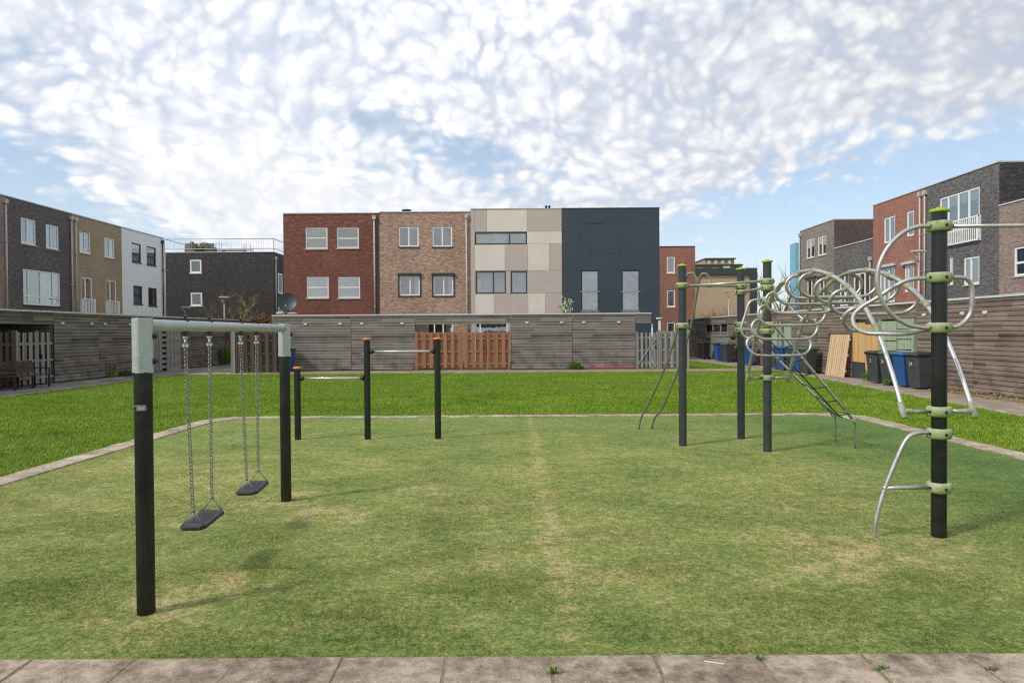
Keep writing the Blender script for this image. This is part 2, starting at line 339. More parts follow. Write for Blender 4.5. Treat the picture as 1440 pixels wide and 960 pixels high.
# ---------------------------------------------------------------- mesh builder
class MB:
    def __init__(s): s.v = []; s.f = []; s.uv = []; s.m = []; s.sm = []
    def face(s, pts, uvs=None, m=0, sm=False):
        i = len(s.v); s.v.extend([tuple(p) for p in pts]); s.f.append(tuple(range(i, i + len(pts))))
        s.uv.append(uvs or s.autouv(pts)); s.m.append(m); s.sm.append(sm)
    @staticmethod
    def autouv(pts):
        a, b, c = Vector(pts[0]), Vector(pts[1]), Vector(pts[2])
        n = (b - a).cross(c - a); ax = max(range(3), key=lambda i: abs(n[i]))
        if ax == 0: return [(p[1], p[2]) for p in pts]
        if ax == 1: return [(p[0], p[2]) for p in pts]
        return [(p[0], p[1]) for p in pts]
    def box(s, x0, y0, z0, x1, y1, z1, m=0, T=None):
        P = [(x0, y0, z0), (x1, y0, z0), (x1, y1, z0), (x0, y1, z0), (x0, y0, z1), (x1, y0, z1), (x1, y1, z1), (x0, y1, z1)]
        for q in ((0, 1, 5, 4), (1, 2, 6, 5), (2, 3, 7, 6), (3, 0, 4, 7), (4, 5, 6, 7), (3, 2, 1, 0)):
            pts = [P[i] for i in q]; uvs = s.autouv(pts)
            if T is not None: pts = [T @ Vector(p) for p in pts]
            s.face(pts, uvs, m)
        return s
    def ring_surface(s, rings, m=0, sm=True, caps=True, closed=False):
        """rings: list of equal-length loops of points; shares vertices so it shades smoothly"""
        i0 = len(s.v); n = len(rings[0])
        for r in rings: s.v.extend([tuple(p) for p in r])
        R = len(rings)
        for a in range(R if closed else R - 1):
            b = (a + 1) % R
            for j in range(n):
                jn = (j + 1) % n
                s.f.append((i0 + a * n + j, i0 + a * n + jn, i0 + b * n + jn, i0 + b * n + j))
                s.uv.append([(j / n, a), ((j + 1) / n, a), ((j + 1) / n, a + 1), (j / n, a + 1)]); s.m.append(m); s.sm.append(sm)
        if caps and not closed:
            s.f.append(tuple(i0 + j for j in reversed(range(n)))); s.uv.append([(0, 0)] * n); s.m.append(m); s.sm.append(False)
            s.f.append(tuple(i0 + (R - 1) * n + j for j in range(n))); s.uv.append([(0, 0)] * n); s.m.append(m); s.sm.append(False)
        return s
    def tube(s, pts, r, n=10, m=0, closed=False, caps=True):
        pts = [Vector(p) for p in pts]; L = len(pts)
        rr = r if hasattr(r, '__len__') else [r] * L
        tang = []
        for i in range(L):
            a = pts[(i - 1) % L] if (closed or i > 0) else pts[0]
            b = pts[(i + 1) % L] if (closed or i < L - 1) else pts[-1]
            tang.append((b - a).normalized())
        up = Vector((0, 0, 1)) if abs(tang[0].z) < .9 else Vector((0, 1, 0))
        nrm = tang[0].cross(up).normalized(); rings = []
        for i in range(L):
            t = tang[i]; nrm = (nrm - t * nrm.dot(t)).normalized(); bn = t.cross(nrm)
            rings.append([pts[i] + (nrm * math.cos(6.28318 * j / n) + bn * math.sin(6.28318 * j / n)) * rr[i] for j in range(n)])
        return s.ring_surface(rings, m, True, caps, closed)
    def lathe(s, prof, c=(0, 0, 0), n=20, m=0, axis=None, sm=True):
        c = Vector(c); A = Vector(axis).normalized() if axis else Vector((0, 0, 1))
        q = Vector((0, 0, 1)).rotation_difference(A)
        rings = [[c + q @ Vector((r * math.cos(6.28318 * j / n), r * math.sin(6.28318 * j / n), z)) for j in range(n)] for r, z in prof]
        return s.ring_surface(rings, m, sm)
    def prism(s, poly, z0, z1, m=0):
        n = len(poly)
        s.face([(x, y, z1) for x, y in poly], None, m); s.face([(x, y, z0) for x, y in reversed(poly)], None, m)
        for i in range(n):
            a, b = poly[i], poly[(i + 1) % n]
            L = math.hypot(b[0] - a[0], b[1] - a[1])
            s.face([(*a, z0), (*b, z0), (*b, z1), (*a, z1)], [(0, z0), (L, z0), (L, z1), (0, z1)], m)
        return s
    def build(s, name, mats, parent=None, bevel=0, loc=None, rotz=None):
        me = bpy.data.meshes.new(name)
        me.from_pydata(s.v, [], s.f)
        if not isinstance(mats, (list, tuple)): mats = [mats]
        for mm in mats: me.materials.append(M[mm] if isinstance(mm, str) else mm)
        me.polygons.foreach_set('material_index', s.m); me.polygons.foreach_set('use_smooth', s.sm)
        ul = me.uv_layers.new(name='UVMap')
        ul.data.foreach_set('uv', [c for f in s.uv for p in f for c in p])
        me.update()
        o = bpy.data.objects.new(name, me); COL.objects.link(o)
        if parent: o.parent = parent
        if loc: o.location = loc
        if rotz is not None: o.rotation_euler.z = rotz
        if bevel:
            wm = o.modifiers.new('weld', 'WELD'); wm.merge_threshold = 1e-5
            b = o.modifiers.new('bevel', 'BEVEL'); b.width = bevel; b.segments = 2; b.limit_method = 'ANGLE'; b.angle_limit = rad(40)
        return o

def empty(name, loc, rz=0):
    o = bpy.data.objects.new(name, None); o.empty_display_size = .2; COL.objects.link(o)
    o.location = loc; o.rotation_euler = (0, 0, rz); return o
def tag(o, label=None, cat=None, group=None, kind=None):
    if label: o['label'] = label
    if cat: o['category'] = cat
    if group: o['group'] = group
    if kind: o['kind'] = kind
    return o
def thing(name, label, cat, loc=(0, 0, 0), rz=0, group=None):
    return tag(empty(name, loc, rz), label, cat, group)
def copy_tree(o, parent=None):
    c = o.copy(); COL.objects.link(c)
    if parent: c.parent = parent
    for ch in [x for x in bpy.data.objects if x.parent == o]: copy_tree(ch, c)
    return c
def spline(P, n=8, closed=False):
    P = [Vector(p) for p in P]; L = len(P); out = []
    rng = range(L if closed else L - 1)
    for i in rng:
        p1, p2 = P[i], P[(i + 1) % L]
        p0 = P[(i - 1) % L] if (closed or i > 0) else p1 * 2 - p2
        p3 = P[(i + 2) % L] if (closed or i < L - 2) else p2 * 2 - p1
        for t in range(n):
            t /= n
            out.append(.5 * ((2 * p1) + (p2 - p0) * t + (2 * p0 - 5 * p1 + 4 * p2 - p3) * t * t + (3 * p1 - p0 - 3 * p2 + p3) * t ** 3))
    if not closed: out.append(P[-1])
    return out

# ---------------------------------------------------------------- ground
PX0, PX1, PY0, PY1 = -6.08, 6.95, 3.74, 14.35          # the play surface
CH = .55
pad_poly = [(PX0, PY0), (PX1, PY0), (PX1, PY1 - CH), (PX1 - CH, PY1), (PX0 + CH, PY1), (PX0, PY1 - CH)]
POSTS = [(-2.365, 4.37), (-2.43, 7.29), (-3.63, 11.52), (-2.45, 11.55), (-1.26, 11.52), (2.66, 10.65), (3.79, 11.3), (3.77, 10.08), (3.68, 5.88),
         (3.12, 5.88), (5.18, 10.3)]
def lawn_nodes(k, b):
    c = k.coord('Object')
    n1 = k.noise(c, .5, 4, .6); n2 = k.noise(c, 3.2, 5, .65); n3 = k.noise(c, 28, 4, .7)
    f = k.math('ADD', k.math('MULTIPLY', n1, .3), k.math('ADD', k.math('MULTIPLY', n2, .4), k.math('MULTIPLY', n3, .4)))
    col = k.ramp(f, [(.38, (.045, .088, .006)), (.55, (.092, .155, .010)), (.70, (.14, .21, .02))])
    return {'Base Color': col, 'Normal': k.bump(k.math('ADD', n3, n2), .8, .04)}
M['lawn'] = pmat('lawn_grass_ground', None, .9, 0, lawn_nodes, .2)
def blade_nodes(k, b):
    c = k.nodes.new('ShaderNodeNewGeometry').outputs['Position']
    n1 = k.noise(c, .45, 4, .6); n2 = k.noise(c, 2.6, 5, .65); n3 = k.noise(c, 60, 2, .6)
    f = k.math('ADD', k.math('MULTIPLY', n1, .35), k.math('ADD', k.math('MULTIPLY', n2, .4), k.math('MULTIPLY', n3, .35)))
    col = k.ramp(f, [(.38, (.050, .125, .004)), (.47, (.125, .250, .006)), (.56, (.22, .35, .012)), (.68, (.36, .42, .07))])
    k._set(b, 'Base Color', col)
    b.inputs['Roughness'].default_value = .6
    return {'Transmission Weight': 0.0}
M['blade'] = pmat('grass_blades', None, .6, 0, blade_nodes, .3)

g = MB(); g.face([(-900, -300, 0), (900, -300, 0), (900, 1500, 0), (-900, 1500, 0)])
tag(g.build('ground', 'lawn'), kind='structure')

def pad_nodes(k, b):
    c = k.coord('Object'); x, y, z = k.sep(c)
    n0 = k.noise(c, .28, 4, .55)
    n1 = k.noise(k.vmath('ADD', c, k.scale(k.noise(c, 1.1, 3, .5, 0, True), (.6, .6, 0))), .85, 6, .62)
    n2 = k.noise(k.scale(c, (1, 1.5, 1)), 3.6, 6, .68)
    n3 = k.noise(c, 42, 4, .75); n4 = k.noise(c, 170, 3, .7); n5 = k.noise(c, 12, 4, .65)
    f = k.math('ADD', k.math('MULTIPLY', n0, .22), k.math('ADD', k.math('MULTIPLY', n1, .30), k.math('ADD', k.math('MULTIPLY', n2, .34), k.math('MULTIPLY', n5, .24))))
    # worn tan rings at the feet of the posts and under the seats
    wear = None
    for (px, py), r in list(zip(POSTS, [.55, .65, .35, .4, .4, .4, .35, .4, .75, .4, .6])) + [((-1.9, 6.75), .8), ((-2.1, 4.9), .6), ((2.75, 5.55), .8), ((2.5, 5.1), .6)]:
        dd = k.vmath('DISTANCE', c, (px, py, 0), 'Value')
        q = k.maprange(dd, 0, r, 1, 0, True)
        wear = q if wear is None else k.math('MAXIMUM', wear, q)
    seam = k.maprange(k.math('ABSOLUTE', k.math('SUBTRACT', k.math('ADD', x, k.math('MULTIPLY', k.math('SUBTRACT', n5, .5), .3)), .36)), 0, .17, 1, 0, True)
    wear = k.math('MULTIPLY', k.math('ADD', k.math('MULTIPLY', wear, .10), k.math('MULTIPLY', seam, .075)), k.maprange(n2, .36, .62, .35, 1.25))
    far = k.maprange(y, 9, 13.5, 0, .05)
    right = k.maprange(x, 3.6, 5.8, 0, .10)
    f = k.math('SUBTRACT', k.math('ADD', f, wear), k.math('ADD', right, far))
    # darker, greener margin near the front edge and corners
    f = k.math('SUBTRACT', f, k.maprange(y, 3.8, 5.0, .055, 0))
    f = k.math('ADD', f, k.math('ADD', k.math('MULTIPLY', k.math('SUBTRACT', n3, .5), .22), k.math('MULTIPLY', k.math('SUBTRACT', n5, .5), .14)))
    # two repaired rectangles of fresher, evener pile
    for (x0, x1, y0, y1) in ((-2.75, -1.50, 5.15, 5.65), (-2.75, -1.55, 6.05, 6.5)):
        e = k.math('MULTIPLY', k.math('MULTIPLY', k.maprange(x, x0, x0 + .25), k.maprange(x, x1, x1 - .3)), k.math('MULTIPLY', k.maprange(y, y0, y0 + .08), k.maprange(y, y1, y1 - .08)))
        f = k.mix(k.math('MULTIPLY', e, .62), f, (.52, .52, .52))
    col = k.ramp(f, [(.37, (.105, .168, .048)), (.485, (.208, .268, .078)), (.575, (.30, .33, .108)), (.655, (.46, .415, .185)), (.77, (.58, .46, .26))])
    col = k.mix(k.math('MULTIPLY', far, 8), col, k.mix(.6, col, (.20, .30, .09)))
    col = k.mix(k.maprange(x, 3.5, 6.0, 0, .5), col, (.125, .235, .075))
    col = k.mix(1.0, col, k.ramp(n3, [(.32, .55), (.68, 1.45)]), 'MULTIPLY')
    col = k.mix(1.0, col, k.ramp(n4, [(.32, .5), (.68, 1.5)]), 'MULTIPLY')
    return {'Base Color': col, 'Normal': k.bump(k.math('ADD', k.math('MULTIPLY', n3, .6), n4), .9, .012), 'Specular IOR Level': .05}
M['pad'] = pmat('worn_artificial_turf', None, .95, 0, pad_nodes, .15)
tag(MB().prism(pad_poly, -.05, .012).build('play_surface', 'pad'), kind='structure')

def slab_nodes(k, b):
    c = k.coord('Object'); x, y, z = k.sep(c)
    n = k.noise(c, 1.4, 6, .65); n2 = k.noise(c, 14, 5, .7); n3 = k.noise(c, 95, 3, .7)
    f = k.math('ADD', k.math('MULTIPLY', n, .55), k.math('ADD', k.math('MULTIPLY', n2, .32), k.math('MULTIPLY', n3, .2)))
    col = k.ramp(f, [(.43, (.105, .080, .062)), (.52, (.26, .205, .155)), (.61, (.47, .385, .30))])
    v = k.nodes.new('ShaderNodeTexVoronoi'); k._set(v, 'Vector', c); v.inputs['Scale'].default_value = 9; v.inputs['Randomness'].default_value = 1
    spot = k.math('MULTIPLY', k.maprange(v.outputs['Distance'], .05, .09, 1, 0), k.maprange(k.sep(v.outputs['Color'])[0], .75, .8))
    col = k.mix(k.math('MULTIPLY', spot, .55), col, (.5, .48, .42))
    moss = k.math('MULTIPLY', k.maprange(k.noise(c, 2.1, 5, .7), .58, .68), k.maprange(n2, .4, .6))
    col = k.mix(k.math('MULTIPLY', moss, .5), col, (.10, .12, .045))
    return {'Base Color': col, 'Normal': k.bump(k.math('ADD', n2, k.math('MULTIPLY', n3, .6)), .5, .006)}
M['slab'] = pmat('stained_concrete_slab', None, .9, 0, slab_nodes, .25)
def kerb_nodes(k, b):
    c = k.coord('Object')
    n = k.noise(c, 2.0, 6, .65); n2 = k.noise(c, 22, 5, .7)
    f = k.math('ADD', k.math('MULTIPLY', n, .55), k.math('MULTIPLY', n2, .45))
    return {'Base Color': k.ramp(f, [(.38, (.17, .14, .10)), (.5, (.37, .31, .23)), (.60, (.56, .48, .37))]), 'Normal': k.bump(n2, .4, .006)}
M['kerb'] = pmat('sandy_paving_edge', None, .9, 0, kerb_nodes, .25)
M['joint'] = mottled('mossy_joint_soil', (.24, .20, .12), .95, 0, amt=.5, scale=16, dirt=(.07, .12, .02), dirtamt=.9)

# front pavement: 0.57 m slabs with mossy joints
j = MB(); j.box(-9, 2.0, -.05, 9, 3.735, .019); tag(j.build('path_bed', 'joint'), kind='structure')
s = MB(); rr = random.Random(3)
for row, (y0, y1) in enumerate(((3.162, 3.73), (2.59, 3.152), (2.02, 2.58))):
    x = -8.9 + (.0 if row % 2 == 0 else .28)
    while x < 8.6:
        jx = .010 + rr.random() * .012; zz_ = .024 + rr.uniform(-.003, .003)
        tl = rr.uniform(-.003, .003)
        P = [(x + jx / 2, y0), (x + .568 - jx / 2, y0 + tl), (x + .568 - jx / 2, y1 - .004 + tl), (x + jx / 2, y1 - .004)]
        s.prism(P, -.03, zz_); x += .568
x_shift = .2 - (-8.9 + .568 * 16)
so = s.build('pavement', 'slab', bevel=.006, loc=(x_shift, 0, 0)); tag(so, kind='structure')

# kerb of small slabs round the other three sides
def strip(mb, a, b, w, L, z, rnd):
    a, b = Vector(a), Vector(b); dv = b - a; n = max(1, round(dv.length / L)); t = dv.normalized(); nn = Vector((t.y, -t.x)) * -1
    for i in range(n):
        p, q = a + dv * (i / n) + t * .005, a + dv * ((i + 1) / n) - t * .005
        h = z + rnd.uniform(-.004, .004)
        mb.prism([tuple(p), tuple(q), tuple(q + nn * w), tuple(p + nn * w)], -.05, h)
kb = MB(); rr = random.Random(5); KW = .35
g1 = .008
strip(kb, (PX1 + g1, PY0), (PX1 + g1, PY1 - CH), -KW, .30, .03, rr)
strip(kb, (PX1 - CH, PY1 + g1), (PX0 + CH, PY1 + g1), -KW * .8, .30, .03, rr)
strip(kb, (PX0 - g1, PY1 - CH), (PX0 - g1, PY0), -KW, .30, .03, rr)
kb.prism([(PX0 - g1, PY1 - CH + .005), (PX0 + CH - .005, PY1 + g1), (PX0 + CH - .005, PY1 + KW * .8), (PX0 + .12, PY1 + KW * .8), (PX0 - KW, PY1 - CH + .3), (PX0 - KW, PY1 - CH + .005)], -.05, .028)
kb.prism([(PX1 + g1, PY1 - CH + .005), (PX1 + KW, PY1 - CH + .005), (PX1 + KW, PY1 - CH + .3), (PX1 - .12, PY1 + KW * .8), (PX1 - CH + .005, PY1 + KW * .8), (PX1 - CH + .005, PY1 + g1)], -.05, .028)
tag(kb.build('kerb', 'kerb', bevel=.004), kind='structure')

# paths along the garages
def path_nodes(lo, mi, hi):
    def fn(k, b):
        c = k.coord('Object')
        t = k.nodes.new('ShaderNodeTexBrick'); k._set(t, 'Vector', c); t.inputs['Scale'].default_value = 1
        t.inputs['Brick Width'].default_value = .30; t.inputs['Row Height'].default_value = .30; t.inputs['Mortar Size'].default_value = .008
        t.inputs['Color1'].default_value = (1, 1, 1, 1); t.inputs['Color2'].default_value = (.85, .85, .85, 1); t.inputs['Mortar'].default_value = (.55, .55, .5, 1)
        f = k.math('ADD', k.math('MULTIPLY', k.noise(c, 1.2, 6, .65), .55), k.math('MULTIPLY', k.noise(c, 18, 5, .7), .45))
        return {'Base Color': k.mix(1.0, k.ramp(f, [(.36, lo), (.5, mi), (.64, hi)]), t.outputs[0], 'MULTIPLY')}
    return fn
M['path_grey'] = pmat('grey_path_tiles', None, .9, 0, path_nodes((.12, .115, .11), (.20, .19, .18), (.30, .28, .26)), .25)
M['path_sand'] = pmat('sandy_path_tiles', None, .9, 0, path_nodes((.22, .18, .14), (.34, .28, .22), (.44, .37, .30)), .25)
def lx(y): return 10.55 + .09 * (y - 14.1)
tag(MB().prism([(-17, 6), (-14.9, 6), (-14.9, 30.5), (-12.6, 38), (-12.6, 50), (-17, 50)], -.05, .020).build('path', 'path_grey'), kind='structure')
tag(MB().prism([(lx(6), 6), (12.8, 6), (12.8, 50), (11.0, 50), (10.9, 41), (11.25, 34), (11.3, 32), (lx(29.5), 30.4), (lx(29.5), 29.5)], -.05, .020).build('path', 'path_sand'), kind='structure')
tag(MB().prism([(-14.9, 30.5), (11.3, 30.7), (11.29, 32.0), (-14.4, 31.6)], -.05, .024).build('path', 'path_sand'), kind='structure')
tag(MB().prism([(-11.5, 31.6), (8.5, 31.9), (8.5, 33.1), (-11.5, 33.1)], -.05, .028).build('soil_strip', 'soil'), kind='structure')
# low concrete edging between lawn and paths
ed = MB()
ed.prism([(lx(6) - .10, 6), (lx(6) - .003, 6), (lx(29.5) - .003, 29.5), (lx(29.5) - .10, 29.5)], -.05, .035)
ed.prism([(-14.897, 6), (-14.80, 6), (-14.80, 30.3), (-14.897, 30.3)], -.05, .035)
ed.prism([(-14.78, 30.3), (11.9, 30.5), (11.9, 30.58), (-14.78, 30.38)], -.05, .034)
tag(ed.build('kerb', 'kerb'), kind='structure')
# grass blades over the lawn (one mass)
def blades(name, regions, h=(.022, .052), w=.009, seed=1, mat='blade', label=None):
    rng = np.random.default_rng(seed); V = []
    for fn, (x0, x1, y0, y1), n in regions:
        x = rng.uniform(x0, x1, n); y = rng.uniform(y0, y1, n)
        kk = fn(x, y); V.append(np.stack([x[kk], y[kk]], 1))
    p = np.concatenate(V); n = len(p)
    a = rng.uniform(0, 2 * np.pi, n); hh = rng.uniform(*h, n); ww = w * rng.uniform(.7, 1.3, n)
    # clumpiness
    hh *= 1 + .35 * np.sin(p[:, 0] * 3.1 + np.sin(p[:, 1] * 1.7) * 2) * np.sin(p[:, 1] * 4.3 + p[:, 0])
    lean = rng.normal(0, .6, (n, 2)) * hh[:, None]
    dx, dy = np.cos(a) * ww / 2, np.sin(a) * ww / 2
    v = np.zeros((n, 3, 3), np.float32)
    v[:, 0, 0] = p[:, 0] - dx; v[:, 0, 1] = p[:, 1] - dy
    v[:, 1, 0] = p[:, 0] + dx; v[:, 1, 1] = p[:, 1] + dy
    v[:, 2, 0] = p[:, 0] + lean[:, 0]; v[:, 2, 1] = p[:, 1] + lean[:, 1]; v[:, 2, 2] = hh
    me = bpy.data.meshes.new(name); me.vertices.add(n * 3); me.vertices.foreach_set('co', v.ravel())
    me.loops.add(n * 3); me.loops.foreach_set('vertex_index', np.arange(n * 3, dtype=np.int32))
    me.polygons.add(n); me.polygons.foreach_set('loop_start', np.arange(0, n * 3, 3, dtype=np.int32))
    me.update(calc_edges=True); me.materials.append(M[mat])
    o = bpy.data.objects.new(name, me); COL.objects.link(o)
    return tag(o, label, 'grass', kind='stuff')
def lawnmask(x, y):
    ins = (x > -14.78) & (x < 10.45 + .09 * (y - 14.1)) & (y < 30.28)
    pad = (x > PX0 - KW - .02) & (x < PX1 + KW + .02) & (y < PY1 + .25)
    corner = ((x < PX0 + .0) & (y > PY1 - CH + .3 + (x - (PX0 - KW)) * 1.2)) | ((x > PX1) & (y > PY1 - CH + .3 + ((PX1 + KW) - x) * 1.2))
    return ins & (~pad | corner) & (abs(x) < y * .82 + 1.5)
def alley(x, y):
    r = (x > 8.6) & (x < 10.85) & (y > 32.1) & (y < 41)
    l = (x > -14.3 + (y - 31.6) * .3) & (x < -12.6) & (y > 31.7) & (y < 37)
    return r | l
blades('lawn_grass', [(lawnmask, (-15, -6, 6, 14.6), 90000), (lawnmask, (7, 12, 7, 14.6), 50000), (lawnmask, (-15, 12, 14.4, 20), 190000), (lawnmask, (-15, 12, 20, 30.3), 150000),
       (alley, (8, 12, 32, 41), 15000), (alley, (-15, -12, 31, 38), 9000)], label='bright green mown lawn round the worn play surface')
# ragged fringe of real grass at the rim of the turf and the kerb
def fringe(x, y):
    front = (y < 3.79) & (np.sin(x * 2.3) + np.sin(x * 5.1 + 1) + np.sin(x * 11.7) > .4)
    return front
def rim(x, y):
    d = np.minimum(np.abs(x - (PX0 - KW)), np.minimum(np.abs(x - (PX1 + KW)), np.abs(y - (PY1 + KW * .8))))
    e = (np.sin(x * 4.3 + y * 3.1) + np.sin(x * 9.1 - y * 7.3) > -.6)
    return (d < .05) & e & (y < PY1 + .3) & (x > PX0 - .4) & (x < PX1 + .4)
def slabedge(x, y): return (np.sin(x * 1.9 + .5) + np.sin(x * 4.7) > .9) & (x > .8)
blades('edge_grass', [(fringe, (-4, 4, 3.715, 3.79), 5200), (rim, (-6.6, 7.4, 5, 14.8), 120000), (slabedge, (.8, 4, 3.09, 3.20), 2400)], h=(.012, .035), w=.006, seed=4,
       label='thin tufts of grass along the edge of the slabs and kerb')

# short fibres of the artificial turf, denser near the camera
def turf(x, y): return (x > PX0 + .01) & (x < PX1 - .01) & (abs(x) < y * .78 + .6) & ~((y > PY1 - CH) & (abs(x) > 5.4))
blades('turf_fibres', [(turf, (-5, 5, 3.745, 5.2), 200000), (turf, (-6, 6, 5.2, 7.5), 190000), (turf, (-6.1, 6.95, 7.5, 11), 150000), (turf, (-6.1, 6.95, 11, 14.3), 60000)], h=(.014, .026), w=.005, seed=9, mat='pad',
       label='short worn artificial turf pile, green and straw coloured')

def joints(x, y):
    q = ((x - .2) / .568) % 1.0; q = np.minimum(q, 1 - q) * .568
    return (q < .012) & (np.sin(x * 3.7) + np.sin(x * 1.3 + y * 9) > .1)
blades('joint_moss', [(joints, (-3, 3.2, 3.2, 3.72), 60000)], h=(.006, .018), w=.004, seed=12, label='moss and fine grass in the joints of the front slabs')
# ---------------------------------------------------------------- buildings (local frame: x along the facade, -y outwards, z up)
def hor(px): return 467 - .0065 * (px - 720)
def holes_wall(mb, W, z0, z1, holes, m=0, depth=.14, y=0.0):
    xs = sorted({0, W, *[v for h in holes for v in h[:2]]}); zs = sorted({z0, z1, *[v for h in holes for v in h[2:4]]})
    for i in range(len(xs) - 1):
        for jj in range(len(zs) - 1):
            cx, cz = (xs[i] + xs[i + 1]) / 2, (zs[jj] + zs[jj + 1]) / 2
            if any(h[0] < cx < h[1] and h[2] < cz < h[3] for h in holes): continue
            mb.face([(xs[i], y, zs[jj]), (xs[i + 1], y, zs[jj]), (xs[i + 1], y, zs[jj + 1]), (xs[i], y, zs[jj + 1])], None, m)
    for (a, b, c, d) in holes:
        mb.face([(a, y, c), (a, y, d), (a, y + depth, d), (a, y + depth, c)], None, m)
        mb.face([(b, y, d), (b, y, c), (b, y + depth, c), (b, y + depth, d)], None, m)
        mb.face([(a, y, d), (b, y, d), (b, y + depth, d), (a, y + depth, d)], None, m)
        mb.face([(b, y, c), (a, y, c), (a, y + depth, c), (b, y + depth, c)], None, m)

def window(root, x0, x1, z0, z1, frame='frame_white', vs=(), hs=(), curtain=None, cur2=None, sill=None, fw=.075, open_pane=None, label=None, lintel=None, split=None, y=0.0):
    """vs/hs: mullion positions as fractions; curtain: material behind the glass; cur2 = (material, part of the height from top)"""
    f = MB(); ya, yb = y + .03, y + .10
    f.box(x0 + .002, ya, z0 + .002, x0 + fw, yb, z1 - .002); f.box(x1 - fw, ya, z0 + .002, x1 - .002, yb, z1 - .002)
    f.box(x0 + fw, ya + .002, z1 - fw, x1 - fw, yb, z1 - .002); f.box(x0 + fw, ya + .002, z0 + .002, x1 - fw, yb, z0 + fw)
    for v_ in vs:
        xm = x0 + (x1 - x0) * v_; f.box(xm - fw * .5, ya - .006, z0 + fw, xm + fw * .5, yb, z1 - fw)
    for h_ in hs:
        zm = z0 + (z1 - z0) * h_; f.box(x0 + fw, ya - .003, zm - fw * .5, x1 - fw, yb, zm + fw * .5)
    wobj = f.build('window', frame, root); tag(wobj, label)
    p = MB(); p.face([(x0 + fw * .5, ya + .035, z0 + fw * .5), (x1 - fw * .5, ya + .035, z0 + fw * .5), (x1 - fw * .5, ya + .035, z1 - fw * .5), (x0 + fw * .5, ya + .035, z1 - fw * .5)])
    p.build('pane', 'glass', wobj)
    if open_pane:       # a narrow tilted sash leaning into the room at the top
        a, b = x0 + (x1 - x0) * open_pane[0], x0 + (x1 - x0) * open_pane[1]
        T = Matrix.Translation((0, y + .02, z0 + fw)) @ Matrix.Rotation(rad(-6), 4, 'X')
        q = MB(); h = z1 - z0 - 2 * fw
        q.box(a, 0, 0, a + .05, .045, h, T=T); q.box(b - .05, 0, 0, b, .045, h, T=T); q.box(a + .05, 0, 0, b - .05, .045, .05, T=T); q.box(a + .05, 0, h - .05, b - .05, .045, h, T=T)
        q.build('sash', frame, wobj)
    if curtain:
        c = MB(); zt = z1 if not cur2 else z1 - (z1 - z0) * cur2[1]
        n = max(6, int((x1 - x0) / .035)); yy = y + .135
        for i in range(n):
            u0, u1 = x0 + (x1 - x0) * i / n, x0 + (x1 - x0) * (i + 1) / n
            o0, o1 = .015 * math.sin(i * 1.9) + .01 * math.sin(i * .7), .015 * math.sin((i + 1) * 1.9) + .01 * math.sin((i + 1) * .7)
            if split and split[0] < (i + .5) / n < split[1]: continue
            c.face([(u0, yy + o0, z0), (u1, yy + o1, z0), (u1, yy + o1, zt), (u0, yy + o0, zt)])
        c.build('curtain', curtain, wobj)
    if cur2:
        c = MB(); c.face([(x0, y + .105, z1 - (z1 - z0) * cur2[1]), (x1, y + .105, z1 - (z1 - z0) * cur2[1]), (x1, y + .105, z1), (x0, y + .105, z1)]); c.build('blind', cur2[0], wobj)
    if sill:
        c = MB(); c.box(x0 - .04, y - .05, z0 - .07, x1 + .04, y + .045, z0 - .004); c.build('sill', sill, wobj, bevel=.004)
    if lintel:
        c = MB(); c.box(x0 - .12, y - .16, z1 + .01, x1 + .12, y - .004, z1 + .16); c.build('awning_box', lintel, wobj, bevel=.01)
    return wobj

def house(label, loc, rz, W, H, D, wall, holes, group=None, cat='house', name='house', trim='trim_white', side=None, z0=0, front_y=0):
    root = thing(name, label, cat, loc, rz, group)
    m = MB(); g_ = .003; W -= g_
    holes_wall(m, W, z0, H, holes, 0)
    m.face([(0, D, z0), (0, 0, z0), (0, 0, H), (0, D, H)], None, 1); m.face([(W, 0, z0), (W, D, z0), (W, D, H), (W, 0, H)], None, 1)
    m.face([(W, D, z0), (0, D, z0), (0, D, H), (W, D, H)], None, 1)
    m.build('wall', [wall, side or wall], root)
    r = MB(); r.box(.1, .1, H - .2, W - .1, D - .1, H - .05); r.build('roof', 'roofing', root)
    c = MB(); o = .045
    c.box(0, -o, H + .002, W, .16, H + .062); c.box(0, D - .16, H + .002, W, D, H + .062); c.box(0, .16, H + .002, .16, D - .16, H + .060); c.box(W - .16, .16, H + .002, W, D - .16, H + .060)
    c.build('roof_edge', trim, root)
    return root
def downpipe(root, x, z0, z1, mat='pipe', y=-.09, hopper=True):
    p = MB(); p.tube([(x, y, z0), (x, y, z1 - .3)], .045, 8)
    if hopper: p.box(x - .10, y - .08, z1 - .38, x + .10, y + .085, z1 - .16)
    zz_ = z0 + 1
    while zz_ < z1 - .6: p.box(x - .06, y - .055, zz_, x + .06, y + .088, zz_ + .04); zz_ += 1.9
    return p.build('downpipe', mat, root)

# ---- centre row, facade plane y = 41.6
YC = 41.6; SC = YC / 960
def cx(px): return (px - 720) * SC
def cz(py, px=660): return 1.8 + (hor(px) - py) * SC
GC = 'houses of the centre terrace'
def crect(X0, a, b, t, bt, px=None):
    px = px or (a + b) / 2
    return (cx(a) - X0, cx(b) - X0, cz(bt, px), cz(t, px))
